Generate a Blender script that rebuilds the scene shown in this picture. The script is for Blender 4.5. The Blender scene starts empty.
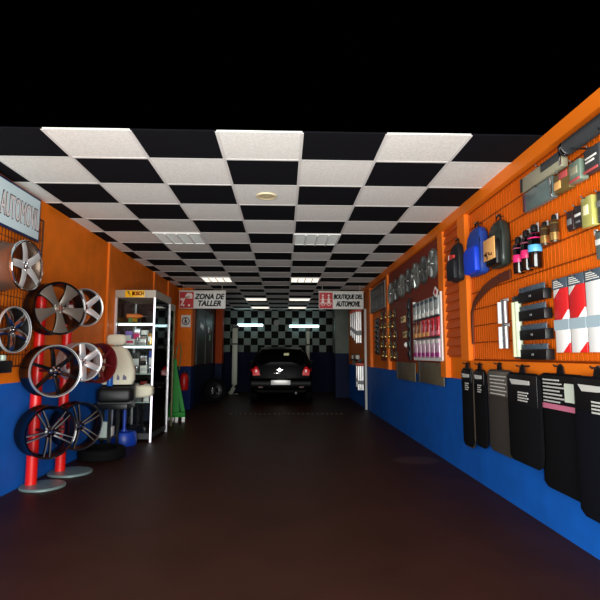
import bpy, bmesh, math, random
from mathutils import Matrix, Vector
random.seed(7)
PI = math.pi
S = bpy.context.scene
COL = S.collection
XL, XR, YB, ZC, DADO = -2.45, 1.90, 16.9, 2.7726, 0.97

# ------------------------------------------------------------------ materials
def lin(c):
    c = c / 255.0
    return c / 12.92 if c <= 0.04045 else ((c + 0.055) / 1.055) ** 2.4
def rgb(r, g, b): return (lin(r), lin(g), lin(b), 1.0)
MATS = {}
def mat(name, c, rough=0.5, metal=0.0, emit=0.0, bump=0.0, scale=40.0, var=0.0, coat=0.0, spec=0.5):
    if name in MATS: return MATS[name]
    m = bpy.data.materials.new(name); m.use_nodes = True
    nt = m.node_tree; b = nt.nodes['Principled BSDF']
    b.inputs['Base Color'].default_value = rgb(*c)
    b.inputs['Roughness'].default_value = rough
    b.inputs['Metallic'].default_value = metal
    b.inputs['Coat Weight'].default_value = coat
    b.inputs['Specular IOR Level'].default_value = spec
    if emit:
        b.inputs['Emission Color'].default_value = rgb(*c)
        b.inputs['Emission Strength'].default_value = emit
    if bump or var:
        tc = nt.nodes.new('ShaderNodeTexCoord')
        nz = nt.nodes.new('ShaderNodeTexNoise'); nz.inputs['Scale'].default_value = scale
        nz.inputs['Detail'].default_value = 4
        nt.links.new(tc.outputs['Object'], nz.inputs['Vector'])
        if bump:
            bp = nt.nodes.new('ShaderNodeBump'); bp.inputs['Strength'].default_value = bump
            bp.inputs['Distance'].default_value = 0.01
            nt.links.new(nz.outputs['Fac'], bp.inputs['Height'])
            nt.links.new(bp.outputs['Normal'], b.inputs['Normal'])
        if var:
            mx = nt.nodes.new('ShaderNodeMix'); mx.data_type = 'RGBA'
            mx.inputs['A'].default_value = rgb(*[max(0, v * (1 - var)) for v in c])
            mx.inputs['B'].default_value = rgb(*[min(255, v * (1 + var)) for v in c])
            nt.links.new(nz.outputs['Fac'], mx.inputs['Factor'])
            nt.links.new(mx.outputs['Result'], b.inputs['Base Color'])
    MATS[name] = m
    return m
def math_node(nt, op, a, b=None):
    n = nt.nodes.new('ShaderNodeMath'); n.operation = op
    for i, v in enumerate((a, b)):
        if v is None: continue
        if isinstance(v, (int, float)): n.inputs[i].default_value = v
        else: nt.links.new(v, n.inputs[i])
    return n.outputs[0]
def checker_fac(nt, sep, ax, ox, ay, oy, sz):
    a = math_node(nt, 'FLOOR', math_node(nt, 'DIVIDE', math_node(nt, 'SUBTRACT', sep.outputs[ax], ox), sz))
    b = math_node(nt, 'FLOOR', math_node(nt, 'DIVIDE', math_node(nt, 'SUBTRACT', sep.outputs[ay], oy), sz))
    return math_node(nt, 'FLOORED_MODULO', math_node(nt, 'ADD', a, b), 2.0) if False else math_node(nt, 'ABSOLUTE', math_node(nt, 'MODULO', math_node(nt, 'ADD', a, b), 2.0))
def base_nodes(name):
    m = bpy.data.materials.new(name); m.use_nodes = True
    nt = m.node_tree; b = nt.nodes['Principled BSDF']
    tc = nt.nodes.new('ShaderNodeTexCoord'); sep = nt.nodes.new('ShaderNodeSeparateXYZ')
    nt.links.new(tc.outputs['Object'], sep.inputs[0])
    MATS[name] = m
    return m, nt, b, tc, sep
def mixc(nt, fac, A, B):
    mx = nt.nodes.new('ShaderNodeMix'); mx.data_type = 'RGBA'
    if isinstance(fac, (int, float)): mx.inputs['Factor'].default_value = fac
    else: nt.links.new(fac, mx.inputs['Factor'])
    for k, v in (('A', A), ('B', B)):
        if isinstance(v, tuple): mx.inputs[k].default_value = v
        else: nt.links.new(v, mx.inputs[k])
    return mx.outputs['Result']
def noise(nt, tc, scale, detail=4, out='Object'):
    n = nt.nodes.new('ShaderNodeTexNoise'); n.inputs['Scale'].default_value = scale
    n.inputs['Detail'].default_value = detail
    nt.links.new(tc.outputs[out], n.inputs['Vector']); return n.outputs['Fac']
def bump(nt, b, h, strength, dist=0.01):
    bp = nt.nodes.new('ShaderNodeBump'); bp.inputs['Strength'].default_value = strength
    bp.inputs['Distance'].default_value = dist
    nt.links.new(h, bp.inputs['Height']); nt.links.new(bp.outputs['Normal'], b.inputs['Normal'])

GX, GY = 0.1203, 3.8286          # origin of the ceiling tile grid
def m_ceiling():
    m, nt, b, tc, sep = base_nodes('ceiling tiles')
    f = checker_fac(nt, sep, 'X', GX, 'Y', GY, 0.6)
    n = noise(nt, tc, 90, 6); n2 = noise(nt, tc, 9, 2)
    w = mixc(nt, n, rgb(190, 186, 178), rgb(255, 253, 248))
    k = mixc(nt, n, rgb(9, 9, 13), rgb(17, 17, 23))
    nt.links.new(mixc(nt, f, w, k), b.inputs['Base Color'])
    b.inputs['Roughness'].default_value = 0.95; b.inputs['Specular IOR Level'].default_value = 0.1
    bump(nt, b, n, 0.25)
    return m
def m_twotone(name, top, low, z):
    m, nt, b, tc, sep = base_nodes(name)
    f = math_node(nt, 'GREATER_THAN', sep.outputs['Z'], z)
    n = noise(nt, tc, 5, 5); n2 = noise(nt, tc, 120, 3)
    t = mixc(nt, n, rgb(*[v * .86 for v in top]), rgb(*[min(255, v * 1.1) for v in top]))
    l = mixc(nt, n, rgb(*[v * .86 for v in low]), rgb(*[min(255, v * 1.1) for v in low]))
    nt.links.new(mixc(nt, f, l, t), b.inputs['Base Color'])
    b.inputs['Roughness'].default_value = 0.55; b.inputs['Specular IOR Level'].default_value = 0.12
    bump(nt, b, n2, 0.15)
    return m
def m_backwall():
    m, nt, b, tc, sep = base_nodes('chequered wall tiles over blue dado')
    f = checker_fac(nt, sep, 'X', 0.03, 'Z', 1.33, 0.232)
    n = noise(nt, tc, 8)
    chk = mixc(nt, f, rgb(8, 9, 10), rgb(112, 122, 117))
    d = math_node(nt, 'GREATER_THAN', sep.outputs['Z'], 1.33)
    nt.links.new(mixc(nt, d, rgb(8, 15, 40), chk), b.inputs['Base Color'])
    b.inputs['Roughness'].default_value = 0.6; b.inputs['Specular IOR Level'].default_value = 0.06
    return m
def m_floor():
    m, nt, b, tc, sep = base_nodes('worn dark red floor paint')
    n = noise(nt, tc, 2.2, 6); n2 = noise(nt, tc, 60, 4)
    c = mixc(nt, n, rgb(40, 21, 16), rgb(60, 34, 26))
    # a paler patch with a broken edge near the right wall
    dx = math_node(nt, 'DIVIDE', math_node(nt, 'SUBTRACT', sep.outputs['X'], 1.55), 0.28)
    dy = math_node(nt, 'DIVIDE', math_node(nt, 'SUBTRACT', sep.outputs['Y'], 5.95), 0.22)
    r = math_node(nt, 'ADD', math_node(nt, 'MULTIPLY', dx, dx), math_node(nt, 'MULTIPLY', dy, dy))
    r = math_node(nt, 'ADD', r, math_node(nt, 'MULTIPLY', math_node(nt, 'SUBTRACT', n2, 0.5), 2.0))
    f = math_node(nt, 'MULTIPLY', math_node(nt, 'LESS_THAN', r, 0.9), 0.35)
    nt.links.new(mixc(nt, f, c, rgb(92, 70, 62)), b.inputs['Base Color'])
    b.inputs['Roughness'].default_value = 0.5; b.inputs['Specular IOR Level'].default_value = 0.10
    bump(nt, b, n2, 0.1)
    return m
def m_glass():
    m = bpy.data.materials.new('clear glass'); m.use_nodes = True
    nt = m.node_tree; nt.nodes.clear()
    o = nt.nodes.new('ShaderNodeOutputMaterial'); mx = nt.nodes.new('ShaderNodeMixShader')
    t = nt.nodes.new('ShaderNodeBsdfTransparent'); t.inputs[0].default_value = (.93, .95, .94, 1)
    g = nt.nodes.new('ShaderNodeBsdfGlossy'); g.inputs['Roughness'].default_value = 0.03
    fr = nt.nodes.new('ShaderNodeFresnel'); fr.inputs[0].default_value = 1.45
    nt.links.new(fr.outputs[0], mx.inputs[0]); nt.links.new(t.outputs[0], mx.inputs[1])
    nt.links.new(g.outputs[0], mx.inputs[2]); nt.links.new(mx.outputs[0], o.inputs[0])
    return m
GLASS = m_glass()
ORANGE, BLUE = (232, 116, 22), (22, 92, 184)
M_CEIL, M_BACK, M_FLOOR = m_ceiling(), m_backwall(), m_floor()
M_WALL = m_twotone('orange over blue wall paint', ORANGE, BLUE, DADO)
def stripes(name, A, B, period, ang=45, phase=0.0):
    m, nt, b, tc, sep = base_nodes(name)
    c, s = math.cos(math.radians(ang)), math.sin(math.radians(ang))
    v = math_node(nt, 'ADD', math_node(nt, 'MULTIPLY', sep.outputs['X'], c), math_node(nt, 'MULTIPLY', sep.outputs['Z'], s))
    v = math_node(nt, 'FRACT', math_node(nt, 'DIVIDE', math_node(nt, 'ADD', v, 10 + phase), period))
    f = math_node(nt, 'GREATER_THAN', v, 0.5)
    nt.links.new(mixc(nt, f, rgb(*A), rgb(*B)), b.inputs['Base Color'])
    b.inputs['Roughness'].default_value = 0.35
    return m

orange = mat('orange paint', ORANGE, .5, bump=.1, scale=90, spec=.25)
orange_wire = mat('orange coated wire', (196, 86, 12), .5, spec=.2)
orange_wire_dark = mat('darker orange wire', (120, 50, 10), .5, spec=.2)
red_brown = mat('dark red panel', (120, 38, 14), .55, var=.15, scale=12)
black_wire = mat('black wire', (14, 14, 16), .4)
black = mat('black plastic', (12, 12, 14), .4)
black_gloss = mat('black gloss', (6, 6, 8), .14, coat=.4)
rubber = mat('black rubber', (8, 8, 9), .85, bump=.2, scale=80, spec=.12)
carpet = mat('black carpet', (9, 9, 12), .95, bump=.5, scale=300, spec=.1)
brown_carpet = mat('ribbed brown mat', (46, 40, 34), .8, bump=.6, scale=120)
chrome = mat('chrome', (225, 226, 228), .12, 1)
silver = mat('silver alloy', (206, 207, 208), .42, .7)
bright = mat('bright machined alloy', (232, 232, 232), .35, .65)
dk_silver = mat('machined grey alloy', (118, 113, 105), .4, .75)
gun = mat('dark grey metal', (52, 54, 56), .35, .8)
alu = mat('pale aluminium', (225, 222, 226), .35, .5)
alu_flat = mat('beige aluminium', (176, 168, 154), .45, .3)
white = mat('white plastic', (236, 236, 232), .4)
paper = mat('white card', (232, 230, 222), .6)
red = mat('red paint', (212, 20, 14), .35)
dkred = mat('dark red plastic', (92, 12, 16), .45)
cream = mat('cream upholstery', (226, 220, 196), .7, bump=.15, scale=60)
blue = mat('blue paint', (14, 62, 170), .4)
blue_bag = mat('blue nylon', (16, 66, 214), .5, bump=.2, scale=150)
dkblue = mat('navy nylon', (14, 22, 62), .6)
green = mat('green paint', (10, 128, 32), .5, spec=.2)
yellow = mat('yellow sign', (250, 190, 14), .45)
grey = mat('grey plastic', (120, 122, 122), .5)
dgrey = mat('dark grey plastic', (54, 56, 58), .5)
khaki = mat('khaki foil', (150, 146, 122), .4)
teal = mat('grey teal plastic bag', (92, 108, 106), .3, coat=.3)
olive = mat('olive card', (104, 84, 42), .5)
pink = mat('pink label', (222, 40, 110), .4)
ltblue = mat('light blue label', (90, 170, 220), .4)
gold = mat('gold foil', (236, 196, 120), .25, .9)
tan = mat('tan label', (236, 176, 104), .5)
brown = mat('brown rubber', (92, 40, 16), .6)
signblue = mat('sign navy frame', (20, 38, 84), .4)
signpale = mat('pale blue sign face', (206, 226, 232), .5)
signgrey = mat('pale grey sign face', (214, 212, 208), .5)
signred = mat('red sign face', (186, 16, 28), .5)
glassy = mat('dark window glass', (4, 5, 6), .12, spec=.25)
tail = mat('red tail lamp', (200, 8, 14), .2, emit=.25)
tube_on = mat('lit fluorescent tube', (206, 244, 248), .4, emit=5)
lamp_on = mat('lit ceiling diffuser', (255, 244, 226), .5, emit=1.2)
lamp_off_glow = mat('unlit diffuser with painted glow', (226, 230, 224), .5, emit=.16)  # near lamps are off; weak glow stands in for light they reflect
lamp_cab = mat('lit shelf tube', (235, 250, 255), .4, emit=6.0)
clearpack = mat('frosted blister', (196, 200, 200), .2, coat=.6)
concrete = mat('grey green pillar paint', (92, 98, 90), .7)
navy = mat('dark blue dado paint', (16, 34, 92), .5)

# ------------------------------------------------------------------ mesh builder
class MB:
    def __init__(s): s.bm = bmesh.new(); s.mi = 0
    def _tag(s, faces):
        for f in faces: f.material_index = s.mi
    def add(s, bm, M=None):
        if M is not None: bmesh.ops.transform(bm, matrix=M, verts=bm.verts)
        me = bpy.data.meshes.new('tmp'); bm.to_mesh(me); bm.free()
        n = len(s.bm.faces); s.bm.from_mesh(me); bpy.data.meshes.remove(me)
        s.bm.faces.ensure_lookup_table()
        for f in s.bm.faces[n:]: f.material_index = s.mi
        return s
    def box(s, c, d, bev=0, M=None, seg=2):
        bm = bmesh.new(); bmesh.ops.create_cube(bm, size=1)
        bmesh.ops.scale(bm, vec=d, verts=bm.verts)
        if bev: bmesh.ops.bevel(bm, geom=bm.edges[:], offset=bev, segments=seg, profile=.5, affect='EDGES')
        T = Matrix.Translation(c)
        return s.add(bm, T if M is None else T @ M)
    def b2(s, p, q, bev=0):
        return s.box([(a + b) / 2 for a, b in zip(p, q)], [abs(b - a) for a, b in zip(p, q)], bev)
    def lathe(s, prof, n=24, M=None, closed=False):
        bm = bmesh.new(); rings = []
        for r, z in prof:
            if r < 1e-5: rings.append([bm.verts.new((0, 0, z))])
            else: rings.append([bm.verts.new((r * math.cos(2 * PI * i / n), r * math.sin(2 * PI * i / n), z)) for i in range(n)])
        pairs = list(zip(rings, rings[1:])) + ([(rings[-1], rings[0])] if closed else [])
        for a, b in pairs:
            for i in range(n):
                j = (i + 1) % n
                if len(a) == 1 and len(b) == 1: continue
                if len(a) == 1: bm.faces.new((a[0], b[j], b[i]))
                elif len(b) == 1: bm.faces.new((a[i], a[j], b[0]))
                else: bm.faces.new((a[i], a[j], b[j], b[i]))
        bmesh.ops.recalc_face_normals(bm, faces=bm.faces)
        return s.add(bm, M)
    def cyl(s, p, q, r, n=16, r2=None):
        p, q = Vector(p), Vector(q); d = q - p; L = d.length
        M = Matrix.Translation(p) @ d.to_track_quat('Z', 'Y').to_matrix().to_4x4()
        r2 = r if r2 is None else r2
        return s.lathe([(0, 0), (r, 0), (r2, L), (0, L)], n, M)
    def tube(s, pts, r, n=8):
        pts = [Vector(p) for p in pts]; bm = bmesh.new(); rings = []
        for i, p in enumerate(pts):
            t = (pts[min(i + 1, len(pts) - 1)] - pts[max(i - 1, 0)]).normalized()
            up = Vector((0, 0, 1)) if abs(t.z) < .95 else Vector((1, 0, 0))
            a = t.cross(up).normalized(); b = t.cross(a)
            rr = r[i] if isinstance(r, (list, tuple)) else r
            rings.append([bm.verts.new(p + (a * math.cos(2 * PI * k / n) + b * math.sin(2 * PI * k / n)) * rr) for k in range(n)])
        for A, B in zip(rings, rings[1:]):
            for k in range(n): bm.faces.new((A[k], A[(k + 1) % n], B[(k + 1) % n], B[k]))
        bm.faces.new(rings[0]); bm.faces.new(rings[-1])
        bmesh.ops.recalc_face_normals(bm, faces=bm.faces)
        return s.add(bm)
    def prism(s, poly, y0, y1, M=None, bev=0):
        bm = bmesh.new()
        A = [bm.verts.new((x, y0, z)) for x, z in poly]; B = [bm.verts.new((x, y1, z)) for x, z in poly]
        n = len(poly); bm.faces.new(A); bm.faces.new(B[::-1])
        for i in range(n): bm.faces.new((A[i], B[i], B[(i + 1) % n], A[(i + 1) % n]))
        bmesh.ops.recalc_face_normals(bm, faces=bm.faces)
        if bev: bmesh.ops.bevel(bm, geom=bm.edges[:], offset=bev, segments=2, profile=.5, affect='EDGES')
        return s.add(bm, M)
    def loft(s, rings, cap=True, M=None):
        bm = bmesh.new(); R = [[bm.verts.new(p) for p in r] for r in rings]; n = len(rings[0])
        for A, B in zip(R, R[1:]):
            for k in range(n): bm.faces.new((A[k], A[(k + 1) % n], B[(k + 1) % n], B[k]))
        if cap: bm.faces.new(R[0]); bm.faces.new(R[-1])
        bmesh.ops.recalc_face_normals(bm, faces=bm.faces)
        return s.add(bm, M)
    def build(s, name, m, parent=None, smooth=35, kind=None, label=None):
        me = bpy.data.meshes.new(name)
        bmesh.ops.remove_doubles(s.bm, verts=s.bm.verts, dist=1e-6)
        s.bm.to_mesh(me); s.bm.free()
        for x in (m if isinstance(m, (list, tuple)) else [m]): me.materials.append(x)
        if smooth:
            me.polygons.foreach_set('use_smooth', [True] * len(me.polygons))
            me.set_sharp_from_angle(angle=math.radians(smooth))
        o = bpy.data.objects.new(name, me); COL.objects.link(o)
        if parent: o.parent = parent
        if kind: o['kind'] = kind
        if label: o['label'] = label
        return o
def tag(o, label, cat, group=None, kind=None):
    o['label'] = label; o['category'] = cat
    if group: o['group'] = group
    o['kind'] = kind or 'thing'
    return o
def thing(name, label, cat, loc, rz=0, group=None, M=None):
    o = bpy.data.objects.new(name, None); COL.objects.link(o); o.empty_display_size = .1
    if M is not None: o.matrix_world = Matrix.Translation(loc) @ M
    else: o.location = loc; o.rotation_euler = (0, 0, rz)
    return tag(o, label, cat, group)
def struct(name, b, m, smooth=None): return b.build(name, m, None, smooth, 'structure')
RWALL, LWALL = -PI / 2, PI / 2
def rw(y, z, off=0.05): return (XR - off, y, z)
def lw(y, z, off=0.05): return (XL + off, y, z)
def text(name, body, w, h, origin, m, parent, shear=0.0, bold=0.0, depth=.004, align='c', label=None):
    cu = bpy.data.curves.new('t', 'FONT'); cu.body = body; cu.shear = shear; cu.extrude = .01
    cu.align_x = 'CENTER'; cu.space_line = .95; cu.resolution_u = 3
    o = bpy.data.objects.new('t', cu); COL.objects.link(o)
    bpy.context.view_layer.update()
    me = bpy.data.meshes.new_from_object(o.evaluated_get(bpy.context.evaluated_depsgraph_get()))
    bpy.data.objects.remove(o); me.name = name
    xs = [v.co.x for v in me.vertices]; ys = [v.co.y for v in me.vertices]
    x0, x1, y0, y1 = min(xs), max(xs), min(ys), max(ys)
    for v in me.vertices:
        v.co = Vector((((v.co.x - x0) / (x1 - x0) - .5) * w + origin[0], origin[1] - (v.co.z + .01) / .02 * depth,
                       ((v.co.y - y0) / (y1 - y0) - .5) * h + origin[2]))
    if bold:
        bm = bmesh.new(); e = bold * h
        for dx, dz in ((-e, -e), (e, -e), (-e, e), (e, e), (0, 0)):
            for v in me.vertices: v.co.x += dx; v.co.z += dz
            bm.from_mesh(me)
            for v in me.vertices: v.co.x -= dx; v.co.z -= dz
        bm.to_mesh(me); bm.free()
    me.materials.clear(); me.materials.append(m)
    t = bpy.data.objects.new(name, me); COL.objects.link(t); t.parent = parent
    if label: t['label'] = label
    return t

# ------------------------------------------------------------------ the room
Y0 = 1.6
struct('floor', MB().b2((XL - .1, Y0, -.1), (XR + .1, YB + .1, 0)), M_FLOOR)
struct('ceiling', MB().b2((XL - .1, 3.335, ZC), (XR + .1, YB + .1, ZC + .012)), M_CEIL)
struct('wall_left', MB().b2((XL - .1, Y0, 0), (XL, 11.5, ZC)), M_WALL)
struct('wall_right', MB().b2((XR, Y0, 0), (XR + .1, YB, ZC)), M_WALL)
struct('wall_back', MB().b2((XL, YB, 0), (XR + .1, YB + .1, ZC)), M_BACK)
# far left the wall steps in: a pillar face, then a darker stretch of wall and an orange jamb
struct('pillar_left', MB().b2((XL - .1, 11.5, 0), (-2.12, 11.9, ZC)), m_twotone('orange over darker blue pillar', ORANGE, (12, 34, 88), DADO))  # lower part a darker blue than the wall dado
struct('wall_left_workshop', MB().b2((XL - .1, 11.9, 0), (-2.14, YB, ZC)), m_twotone('dimmed orange over navy wall', (74, 26, 12), (12, 22, 54), DADO))  # orange wall in dim light, the dimness put into a dark red colour
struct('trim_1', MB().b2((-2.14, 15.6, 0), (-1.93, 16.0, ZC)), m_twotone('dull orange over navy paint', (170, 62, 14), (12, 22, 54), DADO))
struct('pillar_right', MB().b2((1.50, 14.6, 0), (XR, 15.1, ZC)), m_twotone('grey green over navy paint', (104, 114, 106), (8, 18, 52), 1.28))
# ceiling grid rails
g = MB()
x = GX - 0.6 * 5
while x < XR:
    if x > XL: g.b2((x - .011, 3.335, ZC - .004), (x + .011, YB, ZC))
    x += .6
for j in range(0, 22):
    y = GY + .6 * j
    g.b2((XL, y - .011, ZC - .0035), (XR, y + .011, ZC - .0005))
struct('trim_2', g, mat('pale ceiling rail', (214, 210, 206), .5))
# orange trims of the right wall
struct('trim_3', MB().b2((XR - .07, Y0, ZC - .11), (XR, 14.6, ZC)), orange)
for i, (a, b) in enumerate(((4.93, 5.14), (5.65, 5.83), (8.78, 8.92), (10.62, 10.74))):
    struct('trim_%d' % (4 + i), MB().b2((XR - .06, a, DADO + .2 if i == 0 else DADO), (XR, b, ZC - .11)), orange)
struct('trim_8', MB().b2((XR - .045, 2.2, DADO), (XR, 4.93, 1.17)), orange)
struct('trim_9', MB().b2((XR - .03, 5.83, 1.12), (XR, 8.78, ZC - .11)), red_brown)
struct('trim_10', MB().b2((XR - .03, 8.92, 1.12), (XR, 9.6, ZC - .11)), red_brown)
for i, y in enumerate((6.85, 9.25, 10.4)):
    struct('trim_%d' % (11 + i), MB().b2((XL, y, DADO), (XL + .03, y + .07, ZC), .004), orange)
# louvred panel between the two orange posts
lv = MB().b2((XR - .02, 5.14, 1.2), (XR, 5.65, ZC - .11))
for k in range(15):
    z = 1.26 + k * .098
    lv.box((XR - .028, 5.395, z), (.02, .5, .07), M=Matrix.Rotation(.22, 4, 'Y'))
struct('trim_14', lv, mat('orange louvre paint', (190, 78, 14), .5))

# floor drain across the hall
t = thing('floor_drain', 'dark slotted drain grating running across the floor before the car', 'drain', (-.12, 10.6, 0))
MB().b2((-1.0, -.09, 0), (1.35, .09, .004)).build('channel', mat('drain channel', (30, 22, 19), .8, spec=.05), t)
b = MB()
for k in range(24):
    xx = -1.0 + .1 * k
    b.b2((xx, -.075, .004), (xx + .045, .075, .012))
b.build('grating', mat('worn grating steel', (84, 76, 66), .7), t)

# ------------------------------------------------------------------ ceiling lights
def ceiling_light(col, row, diff, label, louvre=True):
    t = thing('ceiling_light', label, 'light', (GX + .6 * col + .3, GY + .6 * row + .3, ZC), 0, 'square ceiling lights')
    h = .29
    f = MB()
    for a in (-1, 1):
        f.b2((a * h - .012, -h, -.018), (a * h + .012, h, -.004)); f.b2((-h, a * h - .012, -.018), (h, a * h + .012, -.004))
    f.build('frame', white, t)
    MB().b2((-h, -h, -.012), (h, h, -.005)).build('diffuser', diff, t)
    if louvre:
        for k in range(3):
            x = -h + (k + 1) * h / 2
            MB().b2((x - .008, -h, -.03), (x + .008, h, -.012)).build('louvre', white, t)
ceiling_light(-3, 4, lamp_off_glow, 'nearest left square ceiling light with four pale cells')
ceiling_light(0, 4, lamp_off_glow, 'nearest right square ceiling light with four pale cells')
ceiling_light(-3, 10, lamp_on, 'second lit ceiling light in the left row, before the hanging signs')
ceiling_light(0, 10, lamp_on, 'second lit ceiling light in the right row, before the hanging signs')
ceiling_light(-2, 16, lamp_on, 'third lit ceiling light of the left row, behind the workshop sign', False)
ceiling_light(0, 16, lamp_on, 'third lit ceiling light of the right row, above the car', False)
ceiling_light(-2, 20, lamp_on, 'farthest lit ceiling light on the left, close to the chequered wall', False)
ceiling_light(0, 20, lamp_on, 'farthest lit ceiling light on the right, close to the chequered wall', False)
t = thing('ceiling_speaker', 'round cream ceiling speaker set in a white tile', 'speaker', (-.18, 4.73, ZC))
MB().lathe([(.075, -.012), (.1, -.014), (.1, 0), (.075, 0)], 28, closed=True).build('bezel', mat('cream plastic', (222, 206, 168), .5), t)
MB().lathe([(0, -.008), (.076, -.009), (.076, -.001), (0, -.001)], 28).build('grille', mat('cream mesh', (196, 180, 140), .7, bump=.4, scale=400), t)

# ------------------------------------------------------------------ signs
SIGN_TXT = mat('black lettering', (14, 14, 16), .5)
def hanging_sign(x0, x1, label, lines, car):
    z0, z1, y = 2.235, 2.62, 10.9
    w = x1 - x0; t = thing('hanging_sign', label, 'sign', ((x0 + x1) / 2, y, z0), 0, 'signs hung from the ceiling')
    h = z1 - z0
    MB().box((0, 0, h / 2), (w, .03, h), .004).build('board', signgrey, t)
    MB().b2((-w / 2 - .01, -.022, h - .01), (w / 2 + .01, .022, h + .015)).build('rail', alu_flat, t)
    rw_ = w * .31
    MB().b2((-w / 2 + .01, -.021, .012), (-w / 2 + rw_, -.014, h - .02)).build('red_panel', signred, t)
    for s in (-1, 1):
        MB().cyl((s * w * .42, 0, h), (s * w * .42, 0, ZC - z0), .006, 8).build('rod', alu_flat, t)
    cx = -w / 2 + rw_ / 2
    ic = MB()
    if car:    # a car with its bonnet up and a figure bent over it
        ic.prism([(cx - .02, .22), (cx + .13, .22), (cx + .13, .3), (cx + .1, .34), (cx + .02, .34), (cx - .02, .29)], -.026, -.021)
        ic.prism([(cx - .13, .06), (cx - .1, .06), (cx - .03, .2), (cx - .06, .22)], -.026, -.021)
        ic.prism([(cx - .06, .2), (cx + .08, .26), (cx + .07, .28), (cx - .07, .22)], -.026, -.021)
        ic.lathe([(0, 0), (.03, 0), (.03, .005), (0, .005)], 14, Matrix.Translation((cx - .1, -.021, .2)) @ Matrix.Rotation(PI / 2, 4, 'X'))
        for a in (-.06, .06):
            ic.lathe([(0, 0), (.024, 0), (.024, .005), (0, .005)], 14, Matrix.Translation((cx + a, -.021, .07)) @ Matrix.Rotation(PI / 2, 4, 'X'))
    else:      # two cog-like figures side by side
        for sx in (-.065, .065):
            ic.prism([(cx + sx - .035, .12), (cx + sx + .035, .12), (cx + sx + .012, .27), (cx + sx - .012, .27)], -.026, -.021)
            ic.lathe([(0, 0), (.022, 0), (.022, .005), (0, .005)], 14, Matrix.Translation((cx + sx, -.021, .3)) @ Matrix.Rotation(PI / 2, 4, 'X'))
            ic.tube([(cx + sx - .055, -.024, .2), (cx + sx, -.024, .23), (cx + sx + .055, -.024, .2)], .008, 6)
            for a in range(5):
                an = PI * a / 4
                ic.lathe([(0, 0), (.013, 0), (.013, .005), (0, .005)], 10, Matrix.Translation((cx + sx + .05 * math.cos(an), -.021, .12 - .05 * math.sin(an) + .01)) @ Matrix.Rotation(PI / 2, 4, 'X'))
    ic.build('pictogram', mat('pale pictogram', (240, 214, 206), .5), t)
    tw = w - rw_; tx = w / 2 - tw / 2
    for (s, fr), zz in zip(lines, (h * .69, h * .30)):
        text('lettering', s, tw * fr, h * .30, (tx, -.015, zz), SIGN_TXT, t, shear=.25, bold=.05)
hanging_sign(-2.30, -1.29, 'hanging sign reading ZONA DE TALLER, with a red car pictogram', (('ZONA DE', .92), ('TALLER', .70)), True)
hanging_sign(.76, 1.75, 'hanging sign reading BOUTIQUE DEL AUTOMOVIL, with a red pictogram', (('BOUTIQUE DEL', .93), ('AUTOMOVIL', .78)), False)

t = thing('wall_sign', 'pale blue wall sign reading AUTOMOVIL at the top of the left wall', 'sign', lw(3.55, 2.31, .0), LWALL)
MB().b2((-1.0, -.05, 0), (1.29, -.032, .43), .004).build('frame', signblue, t)
MB().b2((-.98, -.054, .022), (1.265, -.048, .405)).build('face', signpale, t)
text('lettering', 'AUTOMOVIL', .66, .21, (.93, -.054, .205), mat('sign letter outline', (70, 56, 70), .5), t, bold=.025, depth=.002)
text('lettering', 'AUTOMOVIL', .655, .2, (.93, -.056, .205), mat('sign letter fill', (224, 214, 214), .5), t, depth=.002)

# ------------------------------------------------------------------ wire grids
def grid(name, label, y0, y1, z0, z1, sy, sz, m, side, r1=.002, r2=.004):
    loc = rw((y0 + y1) / 2, z0, .014) if side > 0 else lw((y0 + y1) / 2, z0, .02)
    w, h = y1 - y0, z1 - z0
    t = thing(name, label, 'wire grid', loc, RWALL if side > 0 else LWALL)
    b = MB(); k = 0
    n = int(w / sy)
    for i in range(n + 1):
        x = -w / 2 + w * i / n; b.b2((x - r1, -r1, 0), (x + r1, r1, h))
    b.build('vertical_wires', m, t, None)
    b = MB(); n = int(h / sz)
    for i in range(n + 1):
        z = h * i / n; b.b2((-w / 2, -r2 - r1, z - r2), (w / 2, -r1, z + r2))
    b.build('horizontal_wires', orange_wire_dark if side > 0 else m, t, None)
    b = MB()
    for sx in (-1, 1): b.cyl((sx * w / 2, 0, 0), (sx * w / 2, 0, h), .007, 8)
    b.cyl((-w / 2, 0, 0), (w / 2, 0, 0), .007, 8); b.cyl((-w / 2, 0, h), (w / 2, 0, h), .007, 8)
    b.build('border', m, t)
    b = MB()
    for sx in (-.4, .4):
        for zz in (.1, .9): b.cyl((sx * w, 0, zz * h), (sx * w, .012, zz * h), .008, 8)
    b.build('wall_mounts', m, t)
    return t
grid('wire_grid', 'orange wire display grid covering the near right wall', 2.2, 4.90, 1.18, 2.65, .05, .15, orange_wire, 1, .0034, .0042)
grid('wire_grid', 'black wire display grid on the left wall behind the wheels', 3.2, 4.97, 1.12, 2.56, .05, .1, black_wire, -1, .0018, .0022)

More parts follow.
